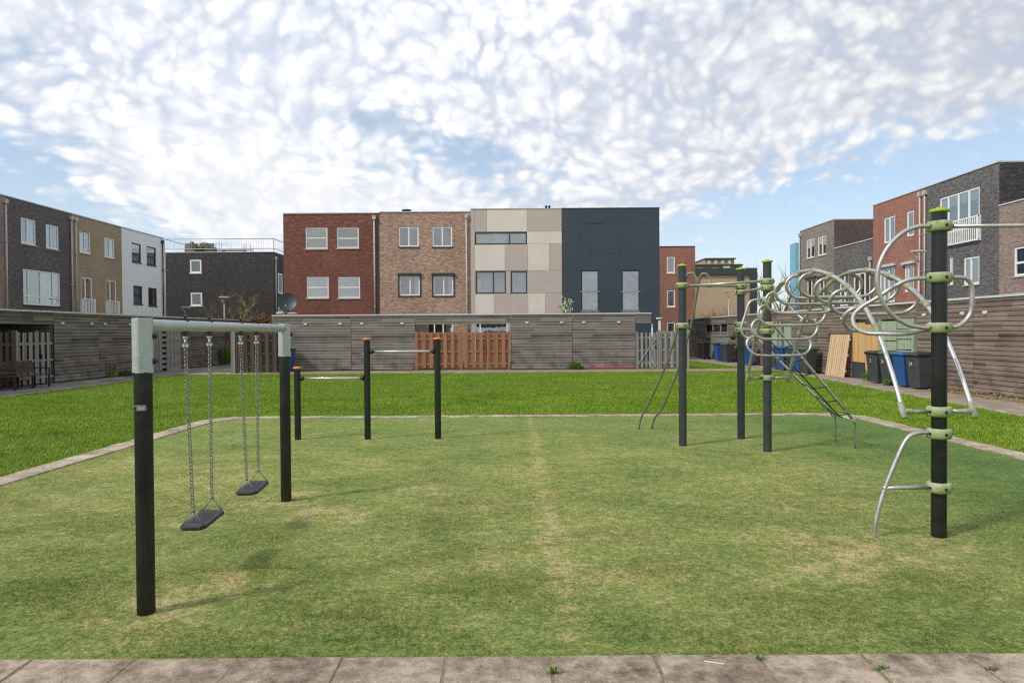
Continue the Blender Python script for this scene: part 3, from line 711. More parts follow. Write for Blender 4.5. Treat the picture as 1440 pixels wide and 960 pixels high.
# red
X0 = cx(400); Hh = cz(301, 465)
hl = [crect(X0, *q) for q in ((431, 462, 320, 350), (475, 506, 320, 349), (432, 463, 389, 419), (476, 507, 389, 419))]
h = house('red brick house with white streaks, satellite dish before its left corner', (X0, YC, 0), 0, cx(535) - X0, Hh, 9, 'brick_red', hl, GC)
window(h, *hl[0], frame='frame_cream', hs=(.5,), curtain='net_grey', sill='stone'); window(h, *hl[1], frame='frame_cream', hs=(.47,), curtain='net', cur2=('blind_lilac', .99), sill='stone', label='window with its lower sash set proud')
window(h, *hl[2], frame='frame_cream', hs=(.5,), curtain='net', cur2=('blind', .42), sill='stone'); window(h, *hl[3], frame='frame_cream', hs=(.5,), curtain='net', cur2=('blind', .42), sill='stone')
downpipe(h, cx(528) - X0, 2.4, Hh)
mb = MB(); mb.box(cx(530.5) - X0, -.004, 2.2, cx(535) - X0 - .006, -.001, Hh - .01); mb.build('brick_strip', 'brick_darkbrown', h)  # flat strip of darker brick right of the downpipe
# brown
X0 = cx(535); Hh = cz(299, 600)
hl = [crect(X0, *q) for q in ((562, 590, 319, 347), (609, 637, 319, 347), (562.5, 591, 388, 415.5), (610, 638, 388, 415.5))] + [crect(X0, 588, 637, 449, 500)]
h = house('mottled brown brick house with black roller shutter boxes over its lower windows', (X0, YC, 0), 0, cx(663) - X0, Hh, 9, 'brick_brown', hl, GC)
window(h, *hl[0], vs=(.5,), curtain='blind_lilac', split=(0, .48), sill='trim_dark'); window(h, *hl[1], vs=(.5,), curtain='blind_lilac', sill='trim_dark')
for q in hl[2:4]:
    ww = window(h, *q, vs=(.52,), curtain='net_grey', split=(0, .72), sill='trim_dark')
    s_ = MB(); s_.box(q[0] - .10, -.13, q[3] + .01, q[1] + .10, -.003, q[3] + .17); s_.box(q[0] - .085, -.035, q[2] - .09, q[0] - .006, -.003, q[3] + .008); s_.box(q[1] + .006, -.035, q[2] - .09, q[1] + .085, -.003, q[3] + .008)
    s_.build('shutter_box', 'frame_dark', ww, bevel=.008)
window(h, *hl[4], vs=(.47, .72), curtain='net_grey', split=(.25, .8))
downpipe(h, cx(657) - X0, 0, Hh)
# beige panels
X0 = cx(663); Hh = cz(295, 725); W_ = cx(791) - X0
hl = [crect(X0, *q) for q in ((669, 742, 327, 344), (670, 712, 381.5, 413), (719, 742, 381.5, 413))] + [crect(X0, 668, 714, 452, 520)]
h = house('beige and taupe panelled house with a long narrow top window', (X0, YC, 0), 0, W_, Hh, 9, 'panel_dark', hl, GC, trim='trim_grey')
pn = MB(); gp = .012
def prect(a, b, t, bt, m):
    x0, x1, z0, z1 = cx(a) - X0, cx(b) - X0, cz(bt, 725), cz(t, 725)
    x0 = max(x0, 0); x1 = min(x1, W_ - .012)
    pn.box(x0 + gp / 2, -.035, z0 + gp / 2, x1 - gp / 2, -.004, z1 - gp / 2, m)
for q in ((663, 668.6, 295.5, 470, 1), (668.6, 685.5, 295.5, 326, 1), (685.5, 742, 295.5, 326, 0), (742, 791, 295.5, 326, 1), (742, 791, 326, 343, 0),
          (668.6, 711, 345, 380.5, 0), (711, 743, 345, 380.5, 1), (743, 773, 343, 380.5, 0), (773, 791, 343, 380.5, 1), (743, 791, 380.5, 412.5, 1), (712.6, 718.4, 381, 413.6, 1),
          (668.6, 695, 414, 441, 0), (695, 743, 414, 441, 1), (743, 767, 412.5, 441, 0), (767, 791, 412.5, 441, 1), (714.5, 791, 441, 515, 1)): prect(*q)
pn.build('cladding_panels', ['panel_light', 'panel_dark'], h, bevel=.003)
window(h, *hl[0], frame='frame_dark', vs=(.66,), curtain='blind', y=-.03); window(h, *hl[1], frame='frame_dark', vs=(.58,), curtain='net_grey', cur2=('blind_lilac', .3), y=-.03)
wv = window(h, *hl[2], frame='frame_dark', curtain='net_grey', y=-.03, label='window with a coloured cloth hanging inside')
fl = MB(); cxm = (hl[2][0] + hl[2][1]) / 2 - .08
for i, (mm, dx0, dz0, w0, h0) in enumerate(((0, .0, .62, .16, .4), (1, -.05, .95, .13, .35), (2, .07, .9, .13, .28), (1, .02, .5, .2, .25))):
    zt = hl[2][3] - dz0 + .45; fl.box(cxm + dx0 - w0 / 2, .12 + i * .006, zt - h0, cxm + dx0 + w0 / 2, .122 + i * .006, zt)
M['cloth_red'] = pmat('red_cloth', (.42, .05, .05), .9); M['cloth_navy'] = pmat('navy_cloth', (.03, .035, .14), .9); M['cloth_pale'] = pmat('pale_cloth', (.6, .5, .35), .9)
fl.build('hanging_cloth', ['cloth_pale', 'cloth_navy', 'cloth_red'], wv)
window(h, *hl[3], frame='frame_white', vs=(.16,), curtain='drape_teal', y=-.03)
# slate panels
X0 = cx(791); Hh = cz(294, 860); W_ = cx(928) - X0
hl = [crect(X0, *q) for q in ((818, 842, 380.5, 437), (875, 899.5, 380.5, 437))]
h = house('dark slate panelled house at the right end of the centre terrace', (X0, YC, 0), 0, W_, Hh, 9, 'panel_navy', hl, GC, trim='trim_dark')
pn = MB()
def npan(a, b, t, bt):
    x0, x1, z0, z1 = cx(a) - X0, cx(b) - X0, cz(bt, 860), cz(t, 860)
    pn.box(max(x0, .004) + .003, -.03, z0 + .003, min(x1, W_ - .012) - .003, -.004, z1 - .003, 0)
for q in ((791, 816, 294.5, 343), (816, 849, 294.5, 315), (849, 859, 294.5, 314), (859, 872, 294.5, 314), (872, 928, 294.5, 314), (816, 829.5, 315, 343), (829.5, 872, 314, 350), (872, 928, 314, 350),
          (791, 829.5, 343, 380), (829.5, 872, 350, 380), (872, 928, 350, 380), (791, 817.5, 380, 408), (791, 817.5, 408, 470), (842.5, 874.5, 380, 422), (842.5, 874.5, 422, 470), (900, 928, 380, 411), (900, 928, 411, 470),
          (817.5, 842.5, 437.6, 470), (874.5, 900, 437.6, 470)): npan(*q)
pn.build('cladding_panels', 'panel_navy', h, bevel=.003)
window(h, *hl[0], frame='frame_dark', hs=(.48,), curtain='net', cur2=('blind', .5), sill='trim_grey', y=-.03, fw=.05); window(h, *hl[1], frame='frame_dark', hs=(.48,), curtain='net', cur2=('drape_blue', .5), sill='trim_grey', y=-.03, fw=.05)
for q in hl:
    zm = q[2] + (q[3] - q[2]) * .475; t_ = MB(); t_.box(q[0] - .05, -.075, zm - .03, q[1] + .05, -.034, zm + .03); t_.build('window_ledge', 'trim_grey', h)

# ---- left row, facade plane x = -27.2 facing +x ; local x = world y
XL = -27.2
def lz(px): return -XL * 960 / (720 - px)
def lrect(Y0, a, b, t, bt):
    z = lz((a + b) / 2); return (lz(a) - Y0, lz(b) - Y0, 1.8 + (hor(a) - bt) * z / 960, 1.8 + (hor(a) - t) * z / 960)
GL = 'houses of the left terrace'
HL = 9.28
Y0 = 31.2; h = house('pale tan house cut by the left edge of the picture', (XL, Y0, 0), rad(90), lz(10) - Y0, HL, 9, 'brick_pink', [], GL)
downpipe(h, lz(9) - Y0, 2, HL)
Y0 = lz(10)
hl = [lrect(Y0, *q) for q in ((32, 53, 308, 344), (67, 85, 317, 350.5), (34, 86, 381, 429.5))]
h = house('dark brown brick house of the left terrace with a four-part white window', (XL, Y0, 0), rad(90), lz(104) - Y0, HL, 9, 'brick_dark', hl, GL)
window(h, *hl[0], vs=(.45,), curtain='net', split=(.0, .42), open_pane=(.05, .45), sill='stone', fw=.08); window(h, *hl[1], vs=(.42,), curtain='net', split=(.45, .8), sill='stone', fw=.08)
window(h, *hl[2], vs=(.14, .46, .80), hs=(.24,), curtain='net_grey', split=(.0, .45), sill='trim_dark', fw=.08)
downpipe(h, lz(101) - Y0, 2, HL)
Y0 = lz(104)
hl = [lrect(Y0, *q) for q in ((114, 129.5, 327, 356.5), (149, 163, 335, 363), (115, 131, 390, 443.5), (150, 165, 394, 445))]
h = house('tan brick house of the left terrace with two white railed french windows', (XL, Y0, 0), rad(90), lz(173) - Y0, HL, 9, 'brick_tan', hl, GL)
window(h, *hl[0], vs=(.5,), curtain='net', split=(.5, .9), open_pane=(.05, .5), sill='stone', fw=.08); window(h, *hl[1], vs=(.5,), curtain='net', split=(.3, .7), sill='stone', fw=.08)
for q in hl[2:4]:
    window(h, *q, vs=(.42,), curtain='drape_teal', split=(.4, .9), fw=.08)
    rl = MB(); x0, x1, zb, zt = q[0] - .1, q[1] + .12, q[2] - .05, q[2] + 1.0
    rl.box(x0, -.14, zt, x1, -.08, zt + .06); rl.box(x0, -.14, zb, x1, -.08, zb + .06); rl.box(x0, -.145, zb - .02, x0 + .06, -.003, zt + .07); rl.box(x1 - .06, -.145, zb - .02, x1, -.003, zt + .07)
    n = 8
    for i in range(n): xx = x0 + .12 + (x1 - x0 - .24) * i / (n - 1); rl.box(xx - .03, -.125, zb + .06, xx + .03, -.095, zt)
    rl.build('balcony_railing', 'frame_white', h)
downpipe(h, lz(107) - Y0, 2, HL)
Y0 = lz(173)
hl = [lrect(Y0, *q) for q in ((187, 200, 342.5, 369), (208, 221, 347.5, 373), (188.5, 201, 402, 427.5), (209.5, 221.5, 405, 430))]
h = house('white rendered house closing the left terrace, dark window frames', (XL, Y0, 0), rad(90), lz(232.5) - Y0, HL, 9, 'render_white', hl, GL)
window(h, *hl[0], frame='frame_dark', hs=(.45,), curtain='blind', sill='trim_dark', fw=.08); window(h, *hl[1], frame='frame_dark', hs=(.45,), curtain='blind', sill='trim_dark', fw=.08)
window(h, *hl[2], frame='frame_dark', hs=(.5,), curtain='net_grey', sill='trim_dark', fw=.08); window(h, *hl[3], frame='frame_dark', hs=(.5,), curtain='net_grey', split=(.2, .7), sill='trim_dark', fw=.08)
downpipe(h, lz(229) - Y0, 2, HL, 'frame_dark'); downpipe(h, lz(231.6) - Y0, 2, HL, 'frame_white', hopper=False)

# ---- right row, facade plane x = 21.9 facing -x ; local x = -world y
XR = 21.9
def rz_(px): return XR * 960 / (px - 720)
def rrect(Y1, a, b, t, bt):
    z = rz_((a + b) / 2); return (Y1 - rz_(a), Y1 - rz_(b), 1.8 + (hor(a) - bt) * z / 960, 1.8 + (hor(a) - t) * z / 960)
GR = 'houses of the right terrace'
Y1 = 51.9
hl = [rrect(Y1, *q) for q in ((1134, 1145.5, 336, 363), (1150, 1162, 332, 359), (1135, 1147, 392, 427), (1152, 1163, 391, 426))]
h = house('warm grey brick house, farthest of the right terrace', (XR, Y1, 0), rad(-90), 5.5, 9.28, 9, 'brick_grey', hl, GR, side='brick_darkbrown')
for q in hl[:2]: window(h, *q, vs=(.5,), frame='frame_cream', curtain='net', split=(.6, .9), sill='stone', fw=.09)
for q in hl[2:]: window(h, *q, vs=(.5,), frame='frame_cream', curtain='net', split=(.1, .4), lintel='trim_dark', fw=.09)
downpipe(h, .12, 2, 9.28)
Y1 = 46.4
hl = [rrect(Y1, 1181, 1193, 386, 430), rrect(Y1, 1200, 1223, 383, 428)]
h = house('low mottled grey brick wing between the brown and red houses', (XR, Y1, 0), rad(-90), 5.0, 7.3, 9, 'brick_slate', hl, GR)
window(h, *hl[0], vs=(.5,), curtain='net_grey', fw=.09); window(h, *hl[1], vs=(.35, .68), curtain='drape_teal', split=(.4, .9), fw=.09)
downpipe(h, 4.8, 2, 6.4)
Y1 = 41.4
hl = [rrect(Y1, *q) for q in ((1243, 1258.5, 305, 341), (1275, 1285, 297, 332), (1237, 1258, 376, 425), (1272, 1285, 372, 410))]
h = house('orange red brick house of the right terrace with white awning boxes', (XR, Y1, 0), rad(-90), 5.1, 9.28, 9, 'brick_orange', hl, GR)
window(h, *hl[0], vs=(.5,), curtain='blind_lilac', fw=.09); window(h, *hl[1], curtain='blind_lilac', fw=.09)
window(h, *hl[2], vs=(.3, .6), curtain='net_grey', split=(.3, .8), lintel='trim_white', fw=.09); window(h, *hl[3], vs=(.35,), curtain='net', split=(.5, 1), lintel='trim_white', fw=.09)
downpipe(h, Y1 - rz_(1295.5), 2, 9.28); downpipe(h, Y1 - rz_(1302.4), 2, 9.28)
Y1 = 36.3
hl = [rrect(Y1, *q) for q in ((1321, 1377, 271, 322), (1335, 1340, 362, 400), (1355, 1377, 361, 400))]
q = hl[0]; hl[0] = (q[0], q[1], q[2] - .1, q[3])
h = house('slate grey brick house with white balcony railing, tallest at the right edge', (XR, Y1, 0), rad(-90), 5.6, 9.28, 9, 'brick_slate', hl, GR, side='brick_black')
window(h, *hl[0], vs=(.22, .48, .74), curtain='blind_lilac', cur2=('blind', .3), fw=.09)
x0, x1, zb, zt = q[0] - .05, q[1] + .12, q[2] - .75, q[2] + .35
rl = MB(); rl.box(x0, -.16, zt, x1, -.10, zt + .06); rl.box(x0, -.16, zb, x1, -.10, zb + .06); rl.box(x0, -.165, zb - .02, x0 + .07, -.003, zt + .07); rl.box(x1 - .07, -.165, zb - .02, x1, -.003, zt + .07)
for i in range(22): xx = x0 + .13 + (x1 - x0 - .26) * i / 21; rl.box(xx - .022, -.145, zb + .06, xx + .022, -.115, zt)
rl.build('balcony_railing', 'frame_white', h)
window(h, *hl[1], curtain='net', fw=.08, sill='stone'); window(h, *hl[2], vs=(.45,), curtain='net_grey', fw=.09, sill='stone')
downpipe(h, Y1 - rz_(1315), 2, 7.2)
Y1 = 30.7
q = rrect(Y1, 1425.5, 1440, 347, 388); hl = [(q[0], q[0] + 1.55, q[2], q[3])]
h = house('pinkish brown low brick wing at the right edge of the picture', (XR, Y1, 0), rad(-90), 6.5, 7.3, 9, 'brick_pink', hl, GR)
window(h, *hl[0], vs=(.5,), hs=(.45,), curtain='drape_teal', fw=.09, sill='stone')

# ---- far buildings
X0 = (233 - 720) / 16; W_ = 9.6; Y_ = 60
def drect(a, b, t, bt): return ((a - 720) / 16 - X0, (b - 720) / 16 - X0, 1.8 + (hor(a) - bt) / 16, 1.8 + (hor(a) - t) / 16)
hl = [drect(268, 284.5, 365, 384), drect(268.5, 285, 411, 430)]
h = house('near black brick building with a railed roof terrace', (X0, Y_, 0), 0, W_, 8.95, 11, 'brick_black', hl, trim='trim_white', cat='building', name='brick_building')
for q in hl: window(h, *q, curtain='net', fw=.14, sill='frame_white')
sx = W_ - .003
for (y0, y1) in ((.9, 2.0), (3.6, 4.7)):
    for (z0, z1) in ((2.4, 4.2), (5.4, 7.2)):
        f = MB()
        f.box(sx + .002, y0, z0, sx + .05, y0 + .12, z1); f.box(sx + .002, y1 - .12, z0, sx + .05, y1, z1); f.box(sx + .002, y0 + .12, z0, sx + .048, y1 - .12, z0 + .12); f.box(sx + .002, y0 + .12, z1 - .12, sx + .048, y1 - .12, z1)
        wo_ = f.build('window', 'frame_white', h); f = MB(); f.box(sx + .002, y0 + .12, z0 + .12, sx + .02, y1 - .12, z1 - .12); f.build('pane', 'blind_lilac', wo_)
p = MB(); p.tube([(sx + .07, .25, 2), (sx + .07, .25, 8.6)], .06, 8); p.box(sx + .002, .12, 8.3, sx + .16, .38, 8.6); p.build('downpipe', 'pipe', h)
rl = MB(); zb, zt = 9.0, 10.15
for (a, b) in (((-.0, .05), (W_ - .05, .05)), ((W_ - .05, .05), (W_ - .05, 10.9))):
    for z in (zt, zb + .28): rl.tube([(*a, z), (*b, z)], .03, 6)
    n = 44
    for i in range(n + 1):
        t = i / n; x, y = a[0] + (b[0] - a[0]) * t, a[1] + (b[1] - a[1]) * t
        rl.tube([(x, y, zb), (x, y, zt)], .022 if i % 11 == 0 else .007, 5)
rl.tube([(.02, .05, zt), (.02, 10.9, zt)], .03, 6)
rl.build('roof_railing', 'trim_grey', h)

X0 = 11.6; hl = []
def frect(a, b, t, bt, X0=11.6, Y=61.0): s_ = Y / 960; return ((a - 720) * s_ - X0, (b - 720) * s_ - X0, 1.8 + (hor(a) - bt) * s_, 1.8 + (hor(a) - t) * s_)
hl = [frect(938, 949.5, 361, 384), frect(938, 949.5, 408, 431.5), frect(938, 949.5, 453, 476)]
h = house('narrow red brick block standing beyond the slate panelled house', (X0, 61, 0), 0, (978 - 720) * 61 / 960 - X0, 9.32, 10, 'brick_orange', hl, trim='trim_dark', cat='building', name='brick_building')
for q in hl: window(h, *q, curtain='blind_lilac', fw=.10, sill='frame_white')
X0 = 17.5; W_ = (1064 - 720) * 75 / 960 - X0
h = house('flat tan gable wall with a dark frame, beyond the garages', (X0, 75, 0), 0, W_, 8.62, 12, 'render_tan', [], trim='trim_dark', cat='building', name='gable_building')
f = MB(); f.box(0, -.25, 7.95, W_, -.004, 8.60); f.box(W_ - .75, -.245, 0, W_, -.006, 7.948); f.build('dark_frame', 'trim_dark', h)
# tall apartment block far behind
h = thing('apartment_building', 'distant apartment block peeping over the tan gable wall', 'building', (44, 170, 0))
wl = MB(); wl.box(0, 0, 0, 13.2, 12, 18.4); wl.box(4.2, .4, 18.4, 11.5, 11, 19.6); wl.build('wall', 'brick_tan', h)
rf = MB(); rf.box(-.2, -.6, 17.9, 13.4, -.02, 18.3, 0); rf.box(4.0, -.2, 19.61, 11.8, 11.2, 19.9, 0); rf.box(8.5, -.5, 16.4, 10.2, -.02, 17.88, 1); rf.build('roof', ['trim_dark', 'trim_white'], h)
for i in range(7):
    f = MB(); x = .6 + i * 1.8
    if 4.2 < i * 1.8 - .4 + 0 and i == 5: continue
    f.box(x, -.05, 15.6, x + .9, -.012, 17.5); f.build('window', 'frame_white' if i % 2 else 'trim_dark', h)
for i in range(4):
    f = MB(); x = 4.8 + i * 1.7; f.box(x, .33, 18.55, x + .8, .395, 19.4); f.build('window', 'frame_white', h)
h = house('light blue windowless block beyond the right terrace', ((1111 - 720) * 105 / 960, 103, 0), 0, 8, 14.9, 2, 'paint_blue', [], trim='paint_blue', cat='building', name='blue_building')

# ---------------------------------------------------------------- garages
GH = 2.62
def garage(label, loc, rz, W, mat, group, lights=(), D=5.4, H=GH, coping=True, opening=None, box_label=None):
    """timber clad garage: separate boards on a dark backing"""
    r = thing('garage', label, 'garage', loc, rz, group)
    rn = random.Random(int(abs(loc[0]) * 10 + abs(loc[1]) * 7)); m = MB(); pitch = .13; z = .06
    while z < H - .02:
        zt = min(z + pitch - .013, H - .004); x = .008
        while x < W - .012:
            L = rn.choice((2.9, 3.3, 1.7, 2.4)); x1 = min(x + L, W - .010)
            if W - x1 < .5: x1 = W - .010
            dy = rn.uniform(-.003, .003)
            cuts = [(x, x1)]
            if opening and opening[2] < (z + zt) / 2 < opening[3]: cuts = [(a, b) for a, b in ((x, min(x1, opening[0])), (max(x, opening[1]), x1)) if b - a > .02]
            for a, b in cuts: m.box(a, -.022 + dy, z, b - (.003 if b < W - .02 else 0), 0.0, zt)
            x = x1
        z += pitch
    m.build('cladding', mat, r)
    b = MB(); b.box(.0, .004, 0, W - .004, .03, H - .01, 0)
    if opening: b = MB(); b.box(0, 1.2, 0, W - .004, 1.23, H - .01, 0)
    b.box(.002, .031 if not opening else 1.231, 0, .03, D, H - .01, 1); b.box(W - .034, .031 if not opening else 1.231, 0, W - .006, D, H - .01, 1); b.box(.03, D - .03, 0, W - .034, D, H - .01, 1)
    b.build('wall', ['black_gap', mat], r)
    t = MB(); t.box(0, -.02, H - .002, W - .003, D + .02, H + .012); t.build('roof', 'roofing', r)
    if coping:
        c = MB(); c.box(.0, -.05, H + .014, W - .003, .05, H + .075); c.build('roof_edge', 'trim_white', r)
    for x in lights:
        l = MB(); l.box(x - .085, -.06, 2.225, x + .085, -.024, 2.29); l.box(x - .05, -.05, 2.20, x + .05, -.026, 2.224); l.build('wall_lamp', 'lamp_white', r, bevel=.008)
    return r
def beam(label, loc, rz, W, mat, H=GH, h=.42, D=.3):
    r = thing('gateway_beam', label, 'beam', loc, rz, 'clad beams over the garden gates'); rn = random.Random(int(W * 100)); m = MB(); z = H - h
    while z < H - .02:
        m.box(.006, -.02 + rn.uniform(-.002, .002), z, W - .008, 0, min(z + .12, H - .004)); z += .13
    m.box(.0, .004, H - h + .01, W - .004, D, H - .01, 1)
    m.build('cladding', [mat, 'trim_dark'], r)
    c = MB(); c.box(0, -.05, H + .014, W - .003, D, H + .075); c.build('roof_edge', 'trim_white', r)
    return r
def picket(name, label, cat, loc, rz, W, H, mat, bw=.14, gap=.012, group=None, rails=(.3, .9, 1.5), posts=(0,), shadow=True, brace=False, jitter=.01, handle=None, z0=.06, backrow=True):
    r = thing(name, label, cat, loc, rz, group); rn = random.Random(int(W * 37 + abs(loc[1]) * 5)); m = MB(); x = 0.0; i = 0
    while x < W - bw * .5:
        x1 = min(x + bw, W); zt = H + rn.uniform(-jitter, jitter)
        front = (i % 2 == 0) or not backrow
        y = -.045 if front else .035
        T = Matrix.Translation((x, 0, 0)) @ Matrix.Rotation(rn.uniform(-.004, .004), 4, 'Y') @ Matrix.Translation((-x, 0, 0))
        m.box(x, y, z0, x1, y + .02, zt, T=T)
        x = x1 + (gap if not backrow else -.025 + gap); i += 1
    m.build('boards', mat, r)
    rl = MB()
    for z in rails:
        if z < H: rl.box(0, -.024, z - .04, W, .034, z + .04)
    if brace:
        T = Matrix.Rotation(0, 4, 'Y'); a = math.atan2(H * .7, W * .8); 
        rl.box(0, -.075, -.035, math.hypot(H * .7, W * .8), -.05, .035, T=Matrix.Translation((W * .1, 0, H * .15)) @ Matrix.Rotation(-a, 4, 'Y'))
    rl.build('rails', mat, r)
    for px_ in posts:
        p = MB(); p.box(px_ - .045, -.055, 0, px_ + .045, .05, H + .06); p.build('post', mat, r, bevel=.005)
    if handle:
        p = MB(); p.box(handle - .02, -.09, .95, handle + .02, -.046, 1.12); p.build('handle', 'bolt', r)
    return r

GG = 'timber clad garages of the centre row'; YG = 32.6
def gx(px): return (px - 720) * YG / 960
def lights(x0, *pxs): return [gx(p) - x0 for p in pxs]
x0 = gx(383); garage('centre row garage at the left end under the satellite dish', (x0, YG, 0), 0, gx(494) - x0, 'planks_mid', GG, lights(x0, 430, 479))
x0 = gx(494); garage('centre row garage directly left of the reddish brown fence', (x0, YG, 0), 0, gx(584) - x0, 'planks_mid', GG, lights(x0, 509, 566))
x0 = gx(718); garage('centre row garage directly right of the reddish brown fence', (x0, YG, 0), 0, gx(805) - x0, 'planks_mid', GG, lights(x0, 741, 790))
x0 = gx(805); garage('centre row garage at the right end above a red plank', (x0, YG, 0), 0, gx(893.5) - x0, 'planks_mid', GG, lights(x0, 821, 870))
beam('weathered beam over the reddish brown fence', (gx(584), YG, 0), 0, gx(718) - gx(584), 'planks_mid')
beam('short beam end overhanging the grey picket gate', (gx(893.5), YG, 0), 0, gx(916) - gx(893.5), 'planks_mid', D=3)
# storage shed seen in that gap
mb = MB(); mb.box(0, 0, 0, .06, .1, GH - .45); mb.box(.35, .1, 0, .45, .2, 2.3)
tag(mb.build('gate_post', 'render_white', None, loc=(gx(917), YG + .1, 0)), 'pale post under the beam end right of the centre garages', 'post')
# reddish fence: fixed panel + gate + panel
x0 = gx(584)
picket('garden_fence', 'reddish brown board fence left of the matching gate', 'fence', (x0, YG - .02, 0), 0, gx(652) - x0 - .03, 1.82, 'picket_red', bw=.16, gap=.035, posts=(.05, gx(652) - x0 - .1), handle=None, z0=.12)
picket('garden_gate', 'reddish brown board gate in the middle of the fence', 'gate', (gx(653), YG - .02, 0), 0, gx(683.5) - gx(653), 1.79, 'picket_red', bw=.17, gap=.035, posts=(), handle=.93, z0=.12)
picket('garden_fence', 'narrow reddish brown board panel right of the matching gate', 'fence', (gx(684.5), YG - .02, 0), 0, gx(717.5) - gx(684.5), 1.81, 'picket_red', bw=.17, gap=.035, posts=(.04, gx(717.5) - gx(684.5) - .06), z0=.12)
# grey picket gate and fence at the right end of the centre row
picket('garden_gate', 'silver grey picket gate with diagonal brace beside the centre garages', 'gate', (gx(895), YG, 0), 0, 1.0, 1.74, 'picket_grey', bw=.11, gap=.09, backrow=False, brace=True, posts=(.0, 1.0), handle=.9)
picket('garden_fence', 'dark weathered picket fence right of the braced gate', 'fence', (gx(926), YG, 0), 0, gx(968) - gx(926), 1.80, 'picket_grey', bw=.15, gap=.015, posts=(.02, gx(968) - gx(926) - .02))
# left end: fence closing the corner
yl = 31.0; x0 = (332 - 720) * yl / 960
picket('garden_fence', 'dark grey vertical board fence left of the centre garages', 'fence', (x0, yl, 0), 0, 2.25, 1.88, 'picket_brown', bw=.17, gap=.02, posts=(.02, 2.2))
mb = MB(); mb.box(-.10, -.08, 0, .10, .08, 2.02); tag(mb.build('fence_post', 'picket_grey', None, loc=(x0 - .12, yl, 0), bevel=.008), 'thick pale post at the left end of the dark board fence', 'post')

GLR = 'timber clad garages of the left row'; XG = -17.0
def ly(px): return -XG * 960 / (720 - px)
def lgar(label, a, b, ls=(), **kw):
    y0 = ly(a); garage(label, (XG, y0, 0), rad(90), ly(b) - y0, 'planks_left', GLR, [ly(p) - y0 for p in ls], **kw)
lgar('left row garage nearest the camera, right of the grey gate', 75.5, 138.5, (87, 128)); lgar('left row garage behind the near swing post', 138.5, 214, (147, 182, 205))
lgar('left row garage seen between the two near swing chains', 255, 288, (262, 281)); lgar('left row garage seen behind the second swing chain', 288, 317, (294, 310))
def lbeam(label, a, b, h=.42, D=.3): beam(label, (XG, ly(a) if a > -900 else 17, 0), rad(90), ly(b) - (ly(a) if a > -900 else 17), 'planks_left', h=h, D=D)
lbeam('clad beam over the bench and grey gate at far left, deepened to shade the yard', -999, 75.5, D=2.6); lbeam('clad beam over the dark ladder gate in the left row', 214, 255); lbeam('clad beam at the far end of the left row', 317, 372)  # first beam runs far back as an added roof to shade the yard
GF = 'fences and gates of the left row'
picket('garden_fence', 'dark brown board fence behind the bench', 'fence', (XG, 18.2, 0), rad(90), ly(20) - 18.2, 1.92, 'picket_brown', bw=.15, gap=.02, group=GF, posts=(.05, ly(20) - 18.3))
picket('garden_gate', 'silver grey double board gate right of the bench', 'gate', (XG, ly(20) + .03, 0), rad(90), ly(75) - ly(20) - .08, 1.90, 'picket_grey', bw=.15, gap=.03, group=GF, posts=(.02, 1.05), handle=1.2)
picket('garden_gate', 'grey board gate beside the near swing post', 'gate', (XG, ly(214) + .05, 0), rad(90), ly(226) - ly(214) - .06, 2.05, 'picket_grey', bw=.2, gap=.05, group=GF, backrow=False, posts=(.0,))
r = thing('slatted_gate', 'dark gate of wide horizontal slats in the left row', 'gate', (XG, ly(226), 0), rad(90), GF); W_ = ly(238) - ly(226)
m = MB(); [m.box(.12, .0, .15 + i * .26, W_ - .25, .03, .30 + i * .26) for i in range(8)]; m.build('slats', 'picket_grey', r)
m = MB(); m.box(0, -.02, 0, .10, .05, 2.1); m.box(W_ - .24, -.02, 0, W_ - .02, .05, 2.1); m.box(.1, .12, 0, W_ - .1, .14, 2.15, 1); m.build('gate_frame', ['picket_grey', 'black_gap'], r)
picket('garden_fence', 'pale picket panel between the slatted gate and garage', 'fence', (XG, ly(238), 0), rad(90), ly(254.5) - ly(238), 2.02, 'picket_grey', bw=.10, gap=.07, group=GF, backrow=False, posts=())
picket('garden_gate', 'dark board gate at the far end of the left row', 'gate', (XG, ly(317), 0), rad(90), ly(345) - ly(317), 2.0, 'picket_brown', bw=.17, gap=.05, group=GF, posts=(.02,))
# back door frame behind the gate at far left
r = thing('shed_door', 'dark doorway with pale frame behind the grey gate', 'door', (XG - 2.2, 24.6, 0), rad(90))
m = MB(); m.box(0, 0, 0, .14, .12, 2.42); m.box(1.55, 0, 0, 1.69, .12, 2.42); m.box(.14, 0, 2.28, 1.55, .12, 2.42); m.build('door_frame', 'stone', r)
m = MB(); m.box(.14, .06, 0, 1.55, .10, 2.28); m.build('door_leaf', 'black_gap', r)  # near-black sheet stands in for the shade inside the door frame
r = thing('garden_wall', 'side wall closing the yard behind the grey gate, coloured dark for shade', 'wall', (XG - 2.35, 17, 0), rad(90)); m = MB(); m.box(0, .1, 0, 8.4, .3, 2.5); m.build('wall', 'brick_black', r)  # near-black brick paints in the shade seen through the opening

